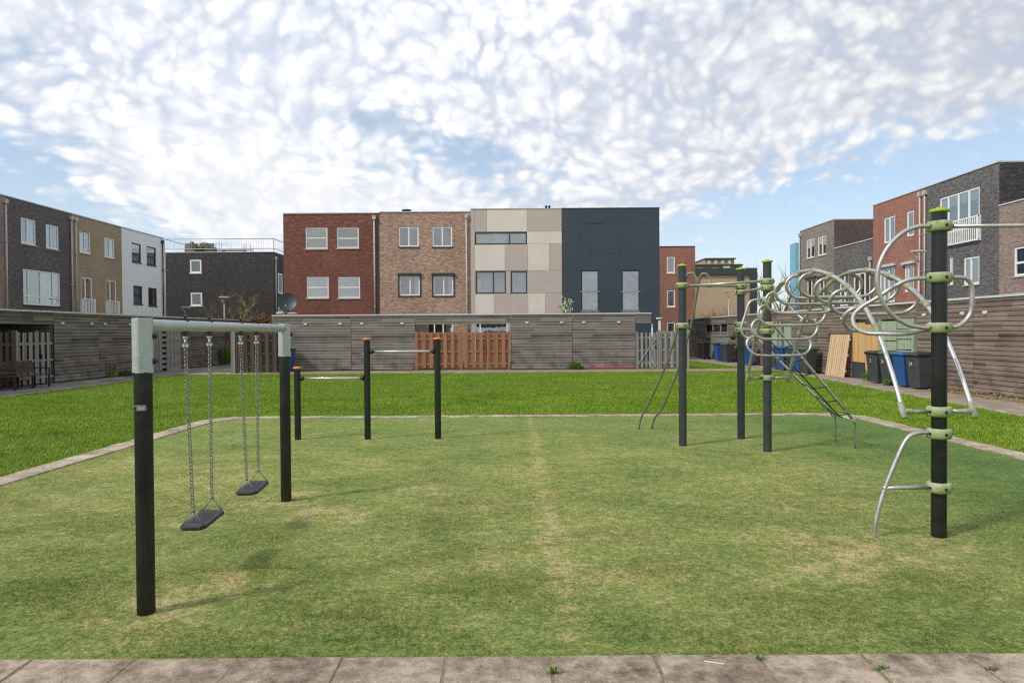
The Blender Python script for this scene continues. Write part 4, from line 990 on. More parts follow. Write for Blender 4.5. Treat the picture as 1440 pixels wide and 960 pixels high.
GRR = 'timber clad garages of the right row'; XW = 12.8
def ry(px): return XW * 960 / (px - 720)
def rgar(label, ya, yb, ls=(), **kw):      # ya far, yb near
    garage(label, (XW, ya, 0), rad(-90), ya - yb, 'planks_right', GRR, [ya - ry(p) for p in ls], **kw)
rgar('right row garage nearest the camera, cut by the picture edge', ry(1370.5), 15.4, (1387,), coping=True); rgar('right row garage behind the tall green capped pole', ry(1290), ry(1370.5), (1301, 1355))
rgar('right row garage behind the leaning pine slats', 28.55, ry(1198.5), (1185,)); rgar('right row garage behind the blue and green lidded bins', 31.2, 28.55, (1128, 1148))
rgar('right row garage behind the net and thin pole', 37.4, 34.4, (1061, 1073)); rgar('right row garage beyond the blue bin', 40.4, 37.4, (1049,))
def rbeam(label, ya, yb): beam(label, (XW, ya, 0), rad(-90), ya - yb, 'planks_right')
rbeam('clad beam over the green boards and yellow gates', ry(1198.5), ry(1290)); rbeam('clad beam over the pale green door', 34.4, 31.2); rbeam('clad beam over the shed gate at the far right corner', 45.2, 40.4)
rgar('last garage of the right row behind the small black bin', 49.5, 45.2)
GQ = 'fences and gates of the right row'
r = thing('painted_fence', 'peeling pale green board fence behind the wheelie bins', 'fence', (XW, ry(1237), 0), rad(-90), GQ); W_ = ry(1237) - ry(1287)
m = MB(); rn = random.Random(9)
for cxx in range(2):
    for i in range(6):
        zb_ = .08 + i * .34 + cxx * .06; m.box(.06 + cxx * W_ * .47, .0 + rn.uniform(0, .008), zb_, .06 + cxx * W_ * .47 + W_ * .45, .03, zb_ + .31)
m.build('boards', 'green_boards', r); m = MB(); m.box(W_ - .12, -.05, 0, W_, .06, 2.15); m.box(-.02, -.03, 0, .05, .05, 2.15); m.box(.05, .06, 0, W_ - .12, .08, 2.15, 1); m.build('posts', ['green_boards', 'black_gap'], r)
yg0 = ry(1199)
r = thing('garden_gate', 'yellow timber gate leaf with a grey kick board', 'gate', (XW, yg0 - .05, 0), rad(-90), 0); r['group'] = GQ; W_ = yg0 - ry(1218) - .08
m = MB(); n = 7
for i in range(n): m.box(W_ * i / n + .008, -.03, .62, W_ * (i + 1) / n - .008, 0, 2.06)
m.build('boards', 'picket_yellow', r); m = MB(); m.box(.005, -.04, .03, W_ - .005, .0, .60); m.box(.005, .002, .03, W_ - .005, .03, 2.06); m.build('kick_board', 'trim_dark', r)
r = thing('garden_gate', 'yellow timber gate leaf beside the green board fence', 'gate', (XW, ry(1218.5), 0), rad(-90), GQ); W_ = ry(1218.5) - ry(1236.5)
m = MB(); n = 7
for i in range(n): m.box(W_ * i / n + .008, -.05, .05, W_ * (i + 1) / n - .008, -.02, 2.0)
m.build('boards', 'picket_yellow', r); m = MB(); m.box(.02, -.019, .3, W_ - .02, .02, .42); m.box(.02, -.019, 1.6, W_ - .02, .02, 1.72); m.build('rails', 'picket_yellow', r)
r = thing('leaning_screen', 'pale pine slatted panel leaning against the right garages', 'panel', (XW - .32, 27.15, .02), rad(-90))
m = MB(); W_ = 1.55; T = Matrix.Rotation(rad(-8), 4, 'X')
for i in range(10): m.box(W_ * i / 10 + .012, -.03, 0, W_ * (i + 1) / 10 - .02, -.004, 1.62, T=T)
m.build('slats', 'picket_pine', r); m = MB(); [m.box(0, -.002, z, W_, .025, z + .08, T=T) for z in (.2, .8, 1.4)]; m.build('battens', 'picket_pine', r)
r = thing('painted_door', 'pale green painted door set in the right row', 'door', (XW, 33.9, 0), rad(-90), GQ)
m = MB(); m.box(0, .0, .05, .8, .05, 2.1); m.build('door_leaf', 'green_boards', r); m = MB(); m.box(.84, -.04, 0, 1.0, .06, 2.2); m.box(1.3, -.04, 0, 1.46, .06, 2.2); m.box(1.75, 0, 0, 2.6, .05, 2.15); m.build('door_frame', 'green_boards', r)
m = MB(); m.box(1.0, .3, 0, 1.75, .32, 2.2); m.build('dark_gap', 'black_gap', r)
r = thing('shed_gate', 'grey board gate with dark openings above at the far right corner', 'gate', (XW, 45.15, 0), rad(-90), GQ)
m = MB(); [m.box(i * .33 + .02, 0, .05, i * .33 + .30, .03, 1.62) for i in range(14)]; m.build('boards', 'picket_grey', r); m = MB(); m.box(0, .1, 0, 4.7, .12, 2.18); m.build('backing', 'black_gap', r)
m = MB(); [m.box(x, -.02, 0, x + .12, .05, 2.19) for x in (0, 1.6, 3.2, 4.6)]; m.box(.12, -.01, 1.66, 4.6, .04, 1.74); m.build('posts', 'picket_grey', r)

for x_, w_, lab in ((cx(569), .30, 'low roof vent on the brown brick house'), (cx(770.5), .08, 'thin roof pipe on the beige house, left of its twin'), (cx(775), .08, 'thin roof pipe on the beige house, right of its twin')):
    m = MB(); m.lathe([(w_ * .6, 0), (w_ * .6, .2), (w_, .22), (w_, .3), (w_ * .3, .34)] if w_ > .2 else [(.06, 0), (.06, .42), (.08, .42), (.08, .5), (.02, .52)], (x_, YC + 1.2, cz(297)), 12)
    tag(m.build('roof_vent', 'trim_dark'), lab, 'roof vent')
# ---------------------------------------------------------------- play equipment
def ribbed(mb, x, y, z0, z1, R, ribs=20, m=0):
    n = ribs * 4; prof = [1.0, 1.0, .965, 1.0]
    ring = [(math.cos(6.28318 * j / n) * R * prof[j % 4], math.sin(6.28318 * j / n) * R * prof[j % 4]) for j in range(n)]
    mb.ring_surface([[(x + a, y + b, z) for a, b in ring] for z in (z0, z1)], m, False)
def collar(parent, x, y, z, R=.100, h=.086, ang=0, mat='clamp'):
    c = MB(); r0 = .061
    c.lathe([(r0, -h / 2), (R * .86, -h / 2), (R * .97, -h * .36), (R, -h * .1), (R, h * .1), (R * .97, h * .36), (R * .86, h / 2), (r0, h / 2)], (x, y, z), 28)
    o = c.build('collar', mat, parent)
    b = MB()
    for k_ in range(5):
        a = rad(-90 + ang + k_ * 72); dx, dy = math.cos(a), math.sin(a)
        b.lathe([(.013, 0), (.013, .006), (.010, .009)], (x + dx * (R - .003), y + dy * (R - .003), z), 8, axis=(dx, dy, 0))
    b.build('bolts', 'bolt', o); return o
def knuckle(parent, p, d, r=.034, L=.11, mat='knuckle'):
    p, d = Vector(p), Vector(d).normalized(); c = MB()
    r *= .88; c.lathe([(r * .75, -L / 2), (r, -L * .42), (r * 1.02, -L * .15), (r * 1.12, 0), (r * 1.02, L * .15), (r, L * .42), (r * .75, L / 2)], p, 12, axis=d)
    return c.build('knuckle', mat, parent)

M['chain_steel'] = mottled('worn_chain_steel', (.30, .29, .26), .35, .8, amt=.4, scale=30)
# swing ---------------------------------------------------------------
sw = thing('swing', 'two-seat swing with black ribbed posts and galvanised top beam', 'swing', (-2.37, 5.83, 0))
def W2(o, x, y, z=0): return (x - o.location.x, y - o.location.y, z)
SP = [(-2.365, 4.37), (-2.43, 7.29)]; ZT = 1.905
for (x, y) in SP:
    lx_, ly_ = x + 2.37, y - 5.83
    p = MB(); ribbed(p, lx_, ly_, 0, 1.56, .0545, 18); po = p.build('post', 'post', sw)
    q = MB(); T = Matrix.Translation((lx_, ly_, 0)) @ Matrix.Rotation(rad(46), 4, 'Z')
    a = .0525; ch = .013
    poly = [(-a + ch, -a), (a - ch, -a), (a, -a + ch), (a, a - ch), (a - ch, a), (-a + ch, a), (-a, a - ch), (-a, -a + ch)]
    q.ring_surface([[T @ Vector((u_, v_, z)) for u_, v_ in poly] for z in (1.555, 1.895, ZT)], 0, False)
    q.build('top_sleeve', 'galv', sw, bevel=.003)
    for z in (1.63, 1.79):
        b = MB(); b.lathe([(.017, 0), (.019, .006), (.019, .018), (.010, .026)], Vector((lx_ + a * 1.16, ly_ + .012, z)), 10, axis=(1, 0, 0))
        b.build('bolt', 'bolt', po)
bmz = 1.858
b = MB(); b.tube([(.005, -1.40, bmz + .002), (-.06, 1.41, bmz)], .040, 20); beamo = b.build('crossbeam', 'galv', sw)
st = MB(); T = Matrix.Translation((.005, -1.46, 1.335)) @ Matrix.Rotation(rad(11), 4, 'Z')
st.box(-.040, -.0575, -.017, .034, -.0535, .019, 0, T=T); st.box(-.036, -.059, -.013, -.025, -.0576, .010, 1, T=T); st.box(-.018, -.059, -.012, .024, -.0576, .008, 2, T=T); st.box(-.034, -.059, .012, .000, -.0576, .016, 2, T=T)
M['sticker_grey'] = pmat('sticker_silver', (.20, .21, .21), .5); M['sticker_tan'] = pmat('sticker_tan', (.36, .31, .28), .6)
st.build('sticker', ['sticker_grey', 'bolt', 'sticker_tan'], sw)
def chain(parent, p0, p1, pitch=.027, w=.0098, wire=.0038):
    p0, p1 = Vector(p0), Vector(p1); d = p1 - p0; n = int(d.length / pitch); m = MB(); t = d.normalized()
    ax = t.cross(Vector((1, 0, 0))).normalized(); bx = t.cross(ax)
    for i in range(n):
        c = p0 + d * ((i + .5) / n); s_ = ax if i % 2 else bx; s_ = (s_ * .8 + (bx if i % 2 else ax) * .6).normalized()
        hl = pitch * .5 + wire * .9; P = []
        for j_ in range(10):
            a = 6.28318 * j_ / 10; ca, sa = math.cos(a), math.sin(a)
            P.append(c + t * (sa * w + (hl - w) * (1 if sa > 0 else -1) * min(1, abs(sa) * 3)) + s_ * (ca * w))
        m.tube(P, wire, 5, closed=True)
    return m.build('chain', 'chain_steel', parent)
SEATZ = .385
def beamx(y): return .005 + (-.07) * ((y - 5.83) + 1.395) / 2.795
for si, (ya, yb, sh, lab) in enumerate(((4.97, 5.39, .035, 'near'), (6.05, 6.45, .035, 'far'))):
    ends = []
    for y in (ya, yb):
        x = beamx(y); ly_ = y - 5.83
        hgr = MB(); hgr.box(x - .022, ly_ - .016, bmz + .034, x + .022, ly_ + .016, bmz + .056, 1); hgr.lathe([(.012, 0), (.014, .01), (.008, .018)], (x, ly_, bmz + .062), 8, 1)
        hgr.box(x - .018, ly_ - .02, bmz - .066, x + .018, ly_ + .02, bmz - .040, 1)
        hgr.lathe([(.014, -.012), (.016, 0), (.014, .012)], (x, ly_, bmz - .082), 10, 0, axis=(1, 0, 0)); hgr.tube([(x, ly_, bmz - .09), (x, ly_, bmz - .135)], .010, 6, 0)
        hgr.tube([(x, ly_, bmz - .045), (x, ly_, bmz - .095)], .011, 6, 1); hgr.tube([(x, ly_, bmz + .065), (x, ly_, bmz - .06)], .006, 6, 1); hgr.box(x - .022, ly_ - .006, bmz - .15, x + .022, ly_ + .006, bmz - .128, 0)
        hgr.build('hanger', ['galv', 'bolt'], sw)
        xb = x + (sh if y == ya else .006); yo = ly_ + (0.01 if y == ya else -.005)
        ends.append(Vector((xb, yo, SEATZ + .125)))
        chain(sw, (x, ly_, bmz - .14), ends[-1])
    c = (ends[0] + ends[1]) / 2; dv = ends[1] - ends[0]; ang = math.atan2(dv.y, dv.x) - math.pi / 2
    T = Matrix.Translation((c.x, c.y, SEATZ)) @ Matrix.Rotation(ang, 4, 'Z')
    s_ = MB(); hw, hlen = .094, .245
    out = []
    for (u_, v_) in ((-hw, -hlen + .05), (-hw + .03, -hlen), (hw - .03, -hlen), (hw, -hlen + .05), (hw, hlen - .05), (hw - .03, hlen), (-hw + .03, hlen), (-hw, hlen - .05)): out.append((u_, v_))
    s_.ring_surface([[T @ Vector((u_ * f_, v_ * f2, z)) for u_, v_ in out] for z, f_, f2 in ((-.012, .93, .97), (-.006, 1, 1), (.013, 1, 1), (.020, .95, .975))], 0, False)
    for (u0, v0, L) in ((-.045, -.12, .24), (-.015, -.15, .30), (.015, -.15, .30), (.045, -.12, .24)): s_.box(u0 - .005, v0, .0195, u0 + .005, v0 + L, .024, T=T)
    s_.build('seat', 'rubber', sw, bevel=.003)
    for e, vy in zip(ends, (-hlen + .035, hlen - .035)):
        m = MB(); m.lathe([(.012, -.012), (.017, 0), (.012, .012)], e, 8)
        for u_ in (-hw + .016, hw - .016): m.tube([e, T @ Vector((u_, vy, .018))], .0042, 6)
        m.build('seat_hanger', 'steel_dull', sw)

# turning bars ---------------------------------------------------------------
tb = thing('turning_bars', 'three black posts with orange caps joined by two steel bars', 'exercise bars', (-2.45, 11.52, 0))
for (x, y, h_) in ((-3.63, 11.52, 1.205), (-2.45, 11.52, 1.685), (-1.26, 11.52, 1.685)):
    p = MB(); ribbed(p, x + 2.45, 0, 0, h_, .053, 16); po = p.build('post', 'post', tb)
    c = MB(); c.lathe([(.053, 0), (.068, .002), (.070, .016), (.062, .028), (.02, .034), (.0, .034)], (x + 2.45, 0, h_ + .001), 20); c.build('cap', 'orange', po)
for (xa, xb, z) in ((-3.63, -2.45, 1.045), (-2.45, -1.26, 1.49)):
    b = MB(); b.tube([(xa + 2.45 + .05, 0, z), (xb + 2.45 - .05, 0, z)], .0165, 12); bo = b.build('bar', 'steel_bright', tb)
    for x, s_ in ((xa, 1), (xb, -1)):
        k_ = MB(); k_.lathe([(.046, 0), (.044, .02), (.032, .05), (.022, .062)], (x + 2.45 + s_ * .055, 0, z), 14, axis=(s_, 0, 0)); k_.build('bar_socket', 'rubber', bo)

# climbing frame ---------------------------------------------------------------
CFX, CFY = 3.7, 8.5
cf = thing('climbing_frame', 'steel tube climbing frame on charcoal poles with lime caps, arched overhead ladder', 'climbing frame', (CFX, CFY, 0))
def L3(P): return [(p[0] - CFX, p[1] - CFY, p[2]) for p in P]
def ctube(name, P, r=.019, mat='steel', n=12, sm=6, parent=cf):
    m = MB(); m.tube(spline(L3(P), sm) if sm else L3(P), r, n); return m.build(name, mat, parent)
P1, P2, P3, P4, P5 = (2.66, 10.65), (3.79, 11.3), (3.77, 10.08), (3.68, 5.88), (5.75, 5.84)
poles = {}
for nm, (x, y), zs, mt in (('a', P1, (2.51, 1.885), 'post_grey'), ('b', P2, (2.535, 2.435, 1.905, 1.815), 'post_grey'), ('c', P3, (2.525, 2.43, 2.255, 1.885, 1.79, 1.105), 'post_grey'),
                           ('d', P4, (2.685, 2.245, 1.815, 1.095, .905, .44), 'post'), ('e', P5, (2.685, 1.1), 'post')):
    p = MB(); ribbed(p, x - CFX, y - CFY, 0, 2.80, .060, 20); po = p.build('pole', mt, cf); poles[nm] = po
    c = MB(); c.lathe([(.060, 0), (.078, .004), (.081, .016), (.070, .030), (.03, .034), (.026, .046), (.0, .046)], (x - CFX, y - CFY, 2.802), 24); c.build('cap', 'lime', po)
    for i, z in enumerate(zs): collar(po, x - CFX, y - CFY, z, ang=(0 if nm != 'a' else 10) + (i % 2) * (12 if nm in 'bc' else 0))
# arched ladder: two rails from the near pole over to the far one
ARC = [(5.88, 1.09), (6.08, 1.45), (6.32, 1.80), (6.66, 2.10), (7.12, 2.33), (7.70, 2.47), (8.30, 2.47), (8.85, 2.33), (9.28, 2.10), (9.62, 1.80), (9.86, 1.45), (10.06, 1.11)]
XLr = lambda y: 3.37 + (y - 5.88) * .024; XRr = lambda y: 3.975 + (y - 5.88) * .024
def arcpt(t):       # t in 0..len-1
    S = spline([(0, a, b) for a, b in ARC], 20); return S[min(len(S) - 1, int(t * (len(S) - 1)))]
for fx in (XLr, XRr):
    ctube('rail', [(fx(a), a, b) for a, b in ARC[2:]], .0225, 'steel', 12, 8)
    ctube('rail_leg', [(fx(a), a, b) for a, b in ARC[:3]], .0195, 'steel_bright', 12, 6); e_ = ARC[2]; knuckle(cf, L3([(fx(e_[0]), *e_)])[0], (0, .5, .8), .031, .13)
for y, z, px_ in ((5.88, 1.095, 3.68), (10.06, 1.105, 3.77)):
    for fx, s_ in ((XLr, -1), (XRr, 1)):
        ctube('stub', [(px_ + s_ * .09, y, z), (fx(y) - s_ * .0, y, z)], .018, 'steel', 10, 0)
        knuckle(cf, L3([(fx(y) - s_ * .045, y, z)])[0], (1, 0, 0), .026, .09); knuckle(cf, L3([(fx(y), y + (.01 if y < 7 else -.01), z + .01)])[0], (0, .45 if y < 7 else -.45, .89), .031, .15)
ts = [.255, .325, .395, .46, .52, .58, .64, .70, .765, .835]
for i, t in enumerate(ts):
    c = arcpt(t); a = arcpt(max(0, t - .01)); b = arcpt(min(1, t + .01)); tg = (b - a).normalized(); nin = Vector((0, tg.z, -tg.y)).normalized()
    if nin.z > 0: nin = -nin
    # hang the loop mostly downwards, a little towards the inside of the arch
    nn = (nin * .55 + Vector((0, 0, -1)) * .45 + Vector((0, .25, 0))).normalized()
    xl, xr = XLr(c.y), XRr(c.y); o = lambda x, q: (x, c.y + nn.y * q, c.z + nn.z * q)
    ctube('loop', [o(xl - .03, .03), o(xl - .10, .055), o(xl - .145, .12), o(xl - .135, .20), o(xl - .07, .275), o(xl + .03, .305), o((xl + xr) / 2, .31), o(xr - .03, .305), o(xr + .07, .275), o(xr + .135, .20), o(xr + .145, .12), o(xr + .10, .055), o(xr + .03, .03)], .0185, 'steel', 10, 5)
    for x, s_ in ((xl, -1), (xr, 1)):
        knuckle(cf, L3([(x, c.y, c.z)])[0], tg, .034, .10); knuckle(cf, L3([o(x + s_ * .03, .03)])[0], (s_ * .9, nn.y * .5, nn.z * .5), .026, .07)
# grab loops on the near pole
x, y = P4
ctube('hand_loop', [(x - .09, y - .02, 2.685), (x - .20, y - .02, 2.68), (x - .34, y - .02, 2.62), (x - .47, y - .02, 2.48), (x - .54, y - .02, 2.30), (x - .53, y - .02, 2.12), (x - .44, y - .02, 1.95), (x - .30, y - .02, 1.85), (x - .18, y - .02, 1.82), (x - .09, y - .02, 1.815)], .019)
ctube('hand_loop', [(x - .09, y + .03, 2.245), (x - .22, y + .05, 2.235), (x - .33, y + .09, 2.18), (x - .45, y + .17, 2.08), (x - .55, y + .24, 2.00), (x - .605, y + .27, 1.92), (x - .60, y + .25, 1.83), (x - .53, y + .20, 1.775), (x - .40, y + .12, 1.765), (x - .25, y + .05, 1.765), (x - .09, y + .03, 1.80)], .019)
ctube('hand_loop', [(x + .09, y, 2.245), (x + .19, y, 2.245), (x + .255, y, 2.22), (x + .28, y, 2.15), (x + .28, y, 2.03), (x + .265, y, 1.93), (x + .21, y, 1.86), (x + .15, y, 1.825), (x + .09, y, 1.815)], .019)
ctube('top_bar', [(x + .09, y, 2.685), (P5[0] - .09, P5[1], 2.685)], .017, 'steel', 12, 0)
ctube('step_tube', [(x - .09, y, .915), (x - .20, y, .905), (x - .29, y, .84), (x - .40, y, .60), (x - .49, y, .36), (x - .545, y, .14), (x - .555, y, 0)], .0185, 'steel')
ctube('step_bar', [(x - .09, y, .44), (x - .485, y, .435)], .018, 'steel', 10, 0)
# loops on the far pole
x, y = P3
ctube('hand_loop', [(x - .09, y, 2.255), (x - .20, y, 2.25), (x - .27, y, 2.20), (x - .33, y, 2.02), (x - .38, y, 1.86), (x - .37, y, 1.76), (x - .31, y, 1.70), (x - .22, y - .05, 1.68)], .019)
ctube('hand_loop', [(x + .09, y, 2.255), (x + .20, y, 2.245), (x + .30, y, 2.18), (x + .42, y - .08, 2.02), (x + .52, y - .18, 1.92)], .019)
knuckle(cf, L3([(x - .21, y - .07, 1.68)])[0], (1, 0, .3), .034, .10)
# top bars of the triangle
ctube('top_bar', [(P1[0] + .08, P1[1] - .03, 2.50), (P3[0] - .08, P3[1] + .03, 2.53)], .019, 'steel', 12, 0)
ctube('top_bar', [(P1[0] + .08, P1[1] + .05, 2.515), (P2[0] - .08, P2[1] - .05, 2.535)], .019, 'steel', 12, 0)
ctube('top_bar', [(P2[0] - .01, P2[1] - .09, 2.435), (P3[0], P3[1] + .09, 2.44)], .019, 'steel', 12, 0)
ctube('low_bar', [(P2[0] - .01, P2[1] - .09, 1.815), (P3[0], P3[1] + .09, 1.80)], .019, 'steel', 12, 0)
knuckle(cf, L3([(3.16, 10.93, 2.522)])[0], (1.13, .65, 0), .032, .12); knuckle(cf, L3([(2.92, 10.80, 2.517)])[0], (1.13, .65, 0), .032, .12)
# climbing poles curving down behind
B = [(3.17, 10.94, 2.53), (3.19, 10.98, 2.63), (3.13, 11.0, 2.715), (3.06, 11.04, 2.70), (3.03, 11.1, 2.53), (2.98, 11.3, 1.96), (2.93, 11.4, 1.67), (2.85, 11.65, 1.18), (2.69, 12.2, .45), (2.60, 12.45, .22), (2.565, 12.56, 0)]
A = [(2.92, 10.80, 2.53), (2.93, 10.84, 2.63), (2.88, 10.86, 2.715), (2.81, 10.90, 2.70), (2.77, 10.95, 2.54), (2.74, 11.08, 2.05), (2.70, 11.22, 1.75), (2.58, 11.6, 1.14), (2.41, 12.2, .46), (2.34, 12.4, .23), (2.31, 12.5, 0)]
ctube('climbing_tube', B, .019, 'steel_dull'); ctube('climbing_tube', A, .019, 'steel_dull')
# hanging foot bar on ropes
ctube('rope', [(2.75, 10.70, 1.87), (2.90, 10.8, 1.76), (3.12, 10.92, 1.69)], .009, 'bolt'); ctube('foot_bar', [(3.12, 10.92, 1.70), (3.70, 11.22, 1.71)], .013, 'steel_dull', 8, 0)
for p in ((3.14, 10.93, 1.68), (3.62, 11.18, 1.69)):
    m = MB(); m.lathe([(0, -.04), (.035, -.03), (.045, 0), (.035, .03), (0, .04)], L3([p])[0], 12); m.build('rope_knob', 'bolt', cf)
ctube('rope', [(3.12, 10.92, 1.69), (3.45, 11.3, 1.9), (3.72, 11.27, 1.9)], .008, 'bolt')
# slanting net ladder to the right
RA = [(3.84, 10.10, 1.88), (4.05, 10.14, 1.70), (5.15, 10.30, .44)]; RB = [(3.86, 11.28, 1.86), (4.05, 11.25, 1.66), (5.17, 10.97, .44)]
for R_ in (RA, RB):
    ctube('net_rail', R_, .021, 'steel', 10, 4)
    e = R_[-1]; ctube('leg', [e, (e[0] + .02, e[1], .40), (e[0] + .03, e[1], .3), (e[0] + .03, e[1], 0)], .014, 'steel_dull', 8, 4); knuckle(cf, L3([e])[0], (0, 1, 0), .034, .12)
ctube('net_rail', [RA[-1], RB[-1]], .015, 'steel_bright', 8, 0)
def lerp(a, b, t): return tuple(a[i] + (b[i] - a[i]) * t for i in range(3))
mid_pts = []
for i in range(6):
    t = .10 + i * .165; a = lerp(RA[1], RA[2], t); b = lerp(RB[1], RB[2], t); mm = lerp(a, b, .5); mm = (mm[0], mm[1], mm[2] - .05); mid_pts.append(mm)
    ctube('rope', [a, mm, b], .009, 'bolt', 6, 4)
    k_ = MB(); [k_.lathe([(0, -.025), (.026, 0), (0, .025)], L3([q])[0], 8) for q in (a, b)]; k_.lathe([(0, -.02), (.024, 0), (0, .02)], L3([mm])[0], 8); k_.build('rope_knob', 'bolt', cf)
ctube('rope', [lerp(RA[0], RB[0], .5)] + mid_pts + [lerp(RA[2], RB[2], .5)], .010, 'bolt', 6, 3)

# ---------------------------------------------------------------- wheelie bins
def make_bin(body, lid, label, loc, rz, group, mark=None, vertical=False):
    r = thing('wheelie_bin', label, 'wheelie bin', loc, rz, group)
    m = MB(); rings = []
    for z, w0, d0, d1 in ((.05, .235, -.24, .20), (.5, .262, -.28, .235), (.93, .285, -.325, .26), (.99, .295, -.335, .27)):
        c_ = .05; rings.append([(-w0 + c_, d0, z), (w0 - c_, d0, z), (w0, d0 + c_, z), (w0, d1 - c_, z), (w0 - c_, d1, z), (-w0 + c_, d1, z), (-w0, d1 - c_, z), (-w0, d0 + c_, z)])
    m.ring_surface(rings, 0, False); m.build('body', body, r, bevel=.008)
    m = MB(); m.box(-.305, -.35, .97, .305, .28, .995); lr = []
    for z, s_ in ((.996, 1.0), (1.03, 1.0), (1.07, .90), (1.085, .6)):
        lr.append([(x * s_, (y + .03) * s_ - .03, z) for x, y in ((-.27, -.37), (.27, -.37), (.315, -.32), (.315, .26), (.27, .31), (-.27, .31), (-.315, .26), (-.315, -.32))])
    m.ring_surface(lr, 0, False); lo = m.build('lid', lid, r, bevel=.006)
    m = MB(); m.tube([(-.24, .36, 1.0), (.24, .36, 1.0)], .016, 8); m.box(-.26, .27, .97, -.22, .37, 1.01); m.box(.22, .27, .97, .26, .37, 1.01); m.build('handle', body, r)
    for s_ in (-1, 1):
        m = MB(); m.lathe([(.03, -.025), (.095, -.025), (.10, -.015), (.10, .015), (.095, .025), (.03, .025)], (s_ * .245, .20, .10), 16, axis=(1, 0, 0)); m.build('wheel', 'bolt', r)
    if mark:
        cu = bpy.data.curves.new('house_number', 'FONT'); cu.body = mark; cu.size = .16; cu.align_x = 'CENTER'; cu.extrude = .001; cu.space_line = .8
        tmp = bpy.data.objects.new('tmp', cu); COL.objects.link(tmp); bpy.context.view_layer.update()
        me = bpy.data.meshes.new_from_object(tmp.evaluated_get(bpy.context.evaluated_depsgraph_get())); bpy.data.objects.remove(tmp); bpy.data.curves.remove(cu)
        me.materials.clear(); me.materials.append(M['white_mark']); o = bpy.data.objects.new('house_number', me); COL.objects.link(o); o.parent = r; o.location = (0, -.318, .70 if not vertical else .76)
        o.rotation_euler = (rad(90 + 5.5), 0, 0)
    return r
GB = 'wheelie bins along the right path'
for a in (
    ('binplastic', 'binblack', 'grey wheelie bin with black lid, first beside the green boards', (12.32, 22.9, .02), rad(-84), GB, '2'),
    ('binplastic', 'bingreen', 'charcoal wheelie bin with green lid before the green boards', (12.32, 22.1, .02), rad(-92), GB, '24'),
    ('binblue', 'binblue', 'all blue wheelie bin before the green boards', (12.32, 21.3, .02), rad(-88), GB, None),
    ('binplastic', 'binblack', 'charcoal wheelie bin with black lid and white number, nearest the camera', (12.28, 20.5, .02), rad(-86), GB, '24'),
    ('binplastic', 'bingreen', 'charcoal wheelie bin with green lid left of the pine slats', (12.22, 28.15, .02), rad(-80), GB, '8'),
    ('binblue', 'binblue', 'blue wheelie bin with a column of white figures', (12.25, 28.95, .02), rad(-84), GB, '8\n5\n4'),
    ('binplastic', 'binblue', 'charcoal wheelie bin with blue lid and a single white number', (12.28, 29.75, .02), rad(-88), GB, '6'),
    ('binblue', 'binblue', 'blue wheelie bin behind the slanting net ladder', (12.2, 30.6, .02), rad(-75), GB, None),
    ('binplastic', 'binblue', 'charcoal wheelie bin with blue lid, nearest the pale green door', (12.28, 31.5, .02), rad(-92), GB, None),
    ('binblue', 'binblue', 'lone blue wheelie bin seen between two slim poles', (12.22, 35.2, .02), rad(-95), GB, None),
    ('binplastic', 'bingreen', 'charcoal wheelie bin with green lid by the far shed gate', (12.25, 38.7, .02), rad(-80), GB, None),
    ('binblue', 'binblack', 'blue wheelie bin with black lid by the far shed gate', (12.25, 40.2, .02), rad(-88), GB, None),
    ('binblack', 'binblack', 'black wheelie bin at the far end of the right path', (12.05, 42.8, .02), rad(-70), GB, None),
    ('binblue', 'binblue', 'dark blue wheelie bin half hidden behind the far swing post', (-10.55, 32.1, .03), 0, None, None)):
    b_ = make_bin(*a, vertical=('\n' in (a[6] or '')))
    if a[5] is None and 'group' in b_: del b_['group']

# ---------------------------------------------------------------- bench at far left
bn = thing('park_bench', 'dark brown slatted garden bench before the brown fence', 'bench', (-16.35, 22.9, .02), rad(90))
W_ = .85
m = MB(); [m.box(-W_, -.25 + i * .085, .43, W_, -.18 + i * .085, .455) for i in range(6)]; m.build('seat', 'picket_brown', bn)
m = MB(); m.box(-W_, .27, .50, W_, .30, .56); m.box(-W_, .36, .84, W_, .39, .91)
T = Matrix.Translation((0, .28, .5)) @ Matrix.Rotation(rad(-13), 4, 'X'); [m.box(-W_ + .04 + i * .078, -.008, .06, -W_ + .08 + i * .078, .012, .36, T=T) for i in range(22)]; m.build('backrest', 'picket_brown', bn)
for s_ in (-1, 0, 1):
    for yy in (-.25, .25):
        m = MB(); m.box(s_ * (W_ - .03) - .025, yy - .025, 0, s_ * (W_ - .03) + .025, yy + .025, .43); m.build('leg', 'binblack', bn)
for s_ in (-1, 1):
    m = MB(); xx = s_ * (W_ - .03); m.box(xx - .022, -.27, .64, xx + .022, .30, .675); m.box(xx - .02, -.27, .456, xx + .02, -.235, .64); m.box(xx - .02, -.22, .08, xx + .02, .22, .11); m.build('armrest', 'binblack', bn)

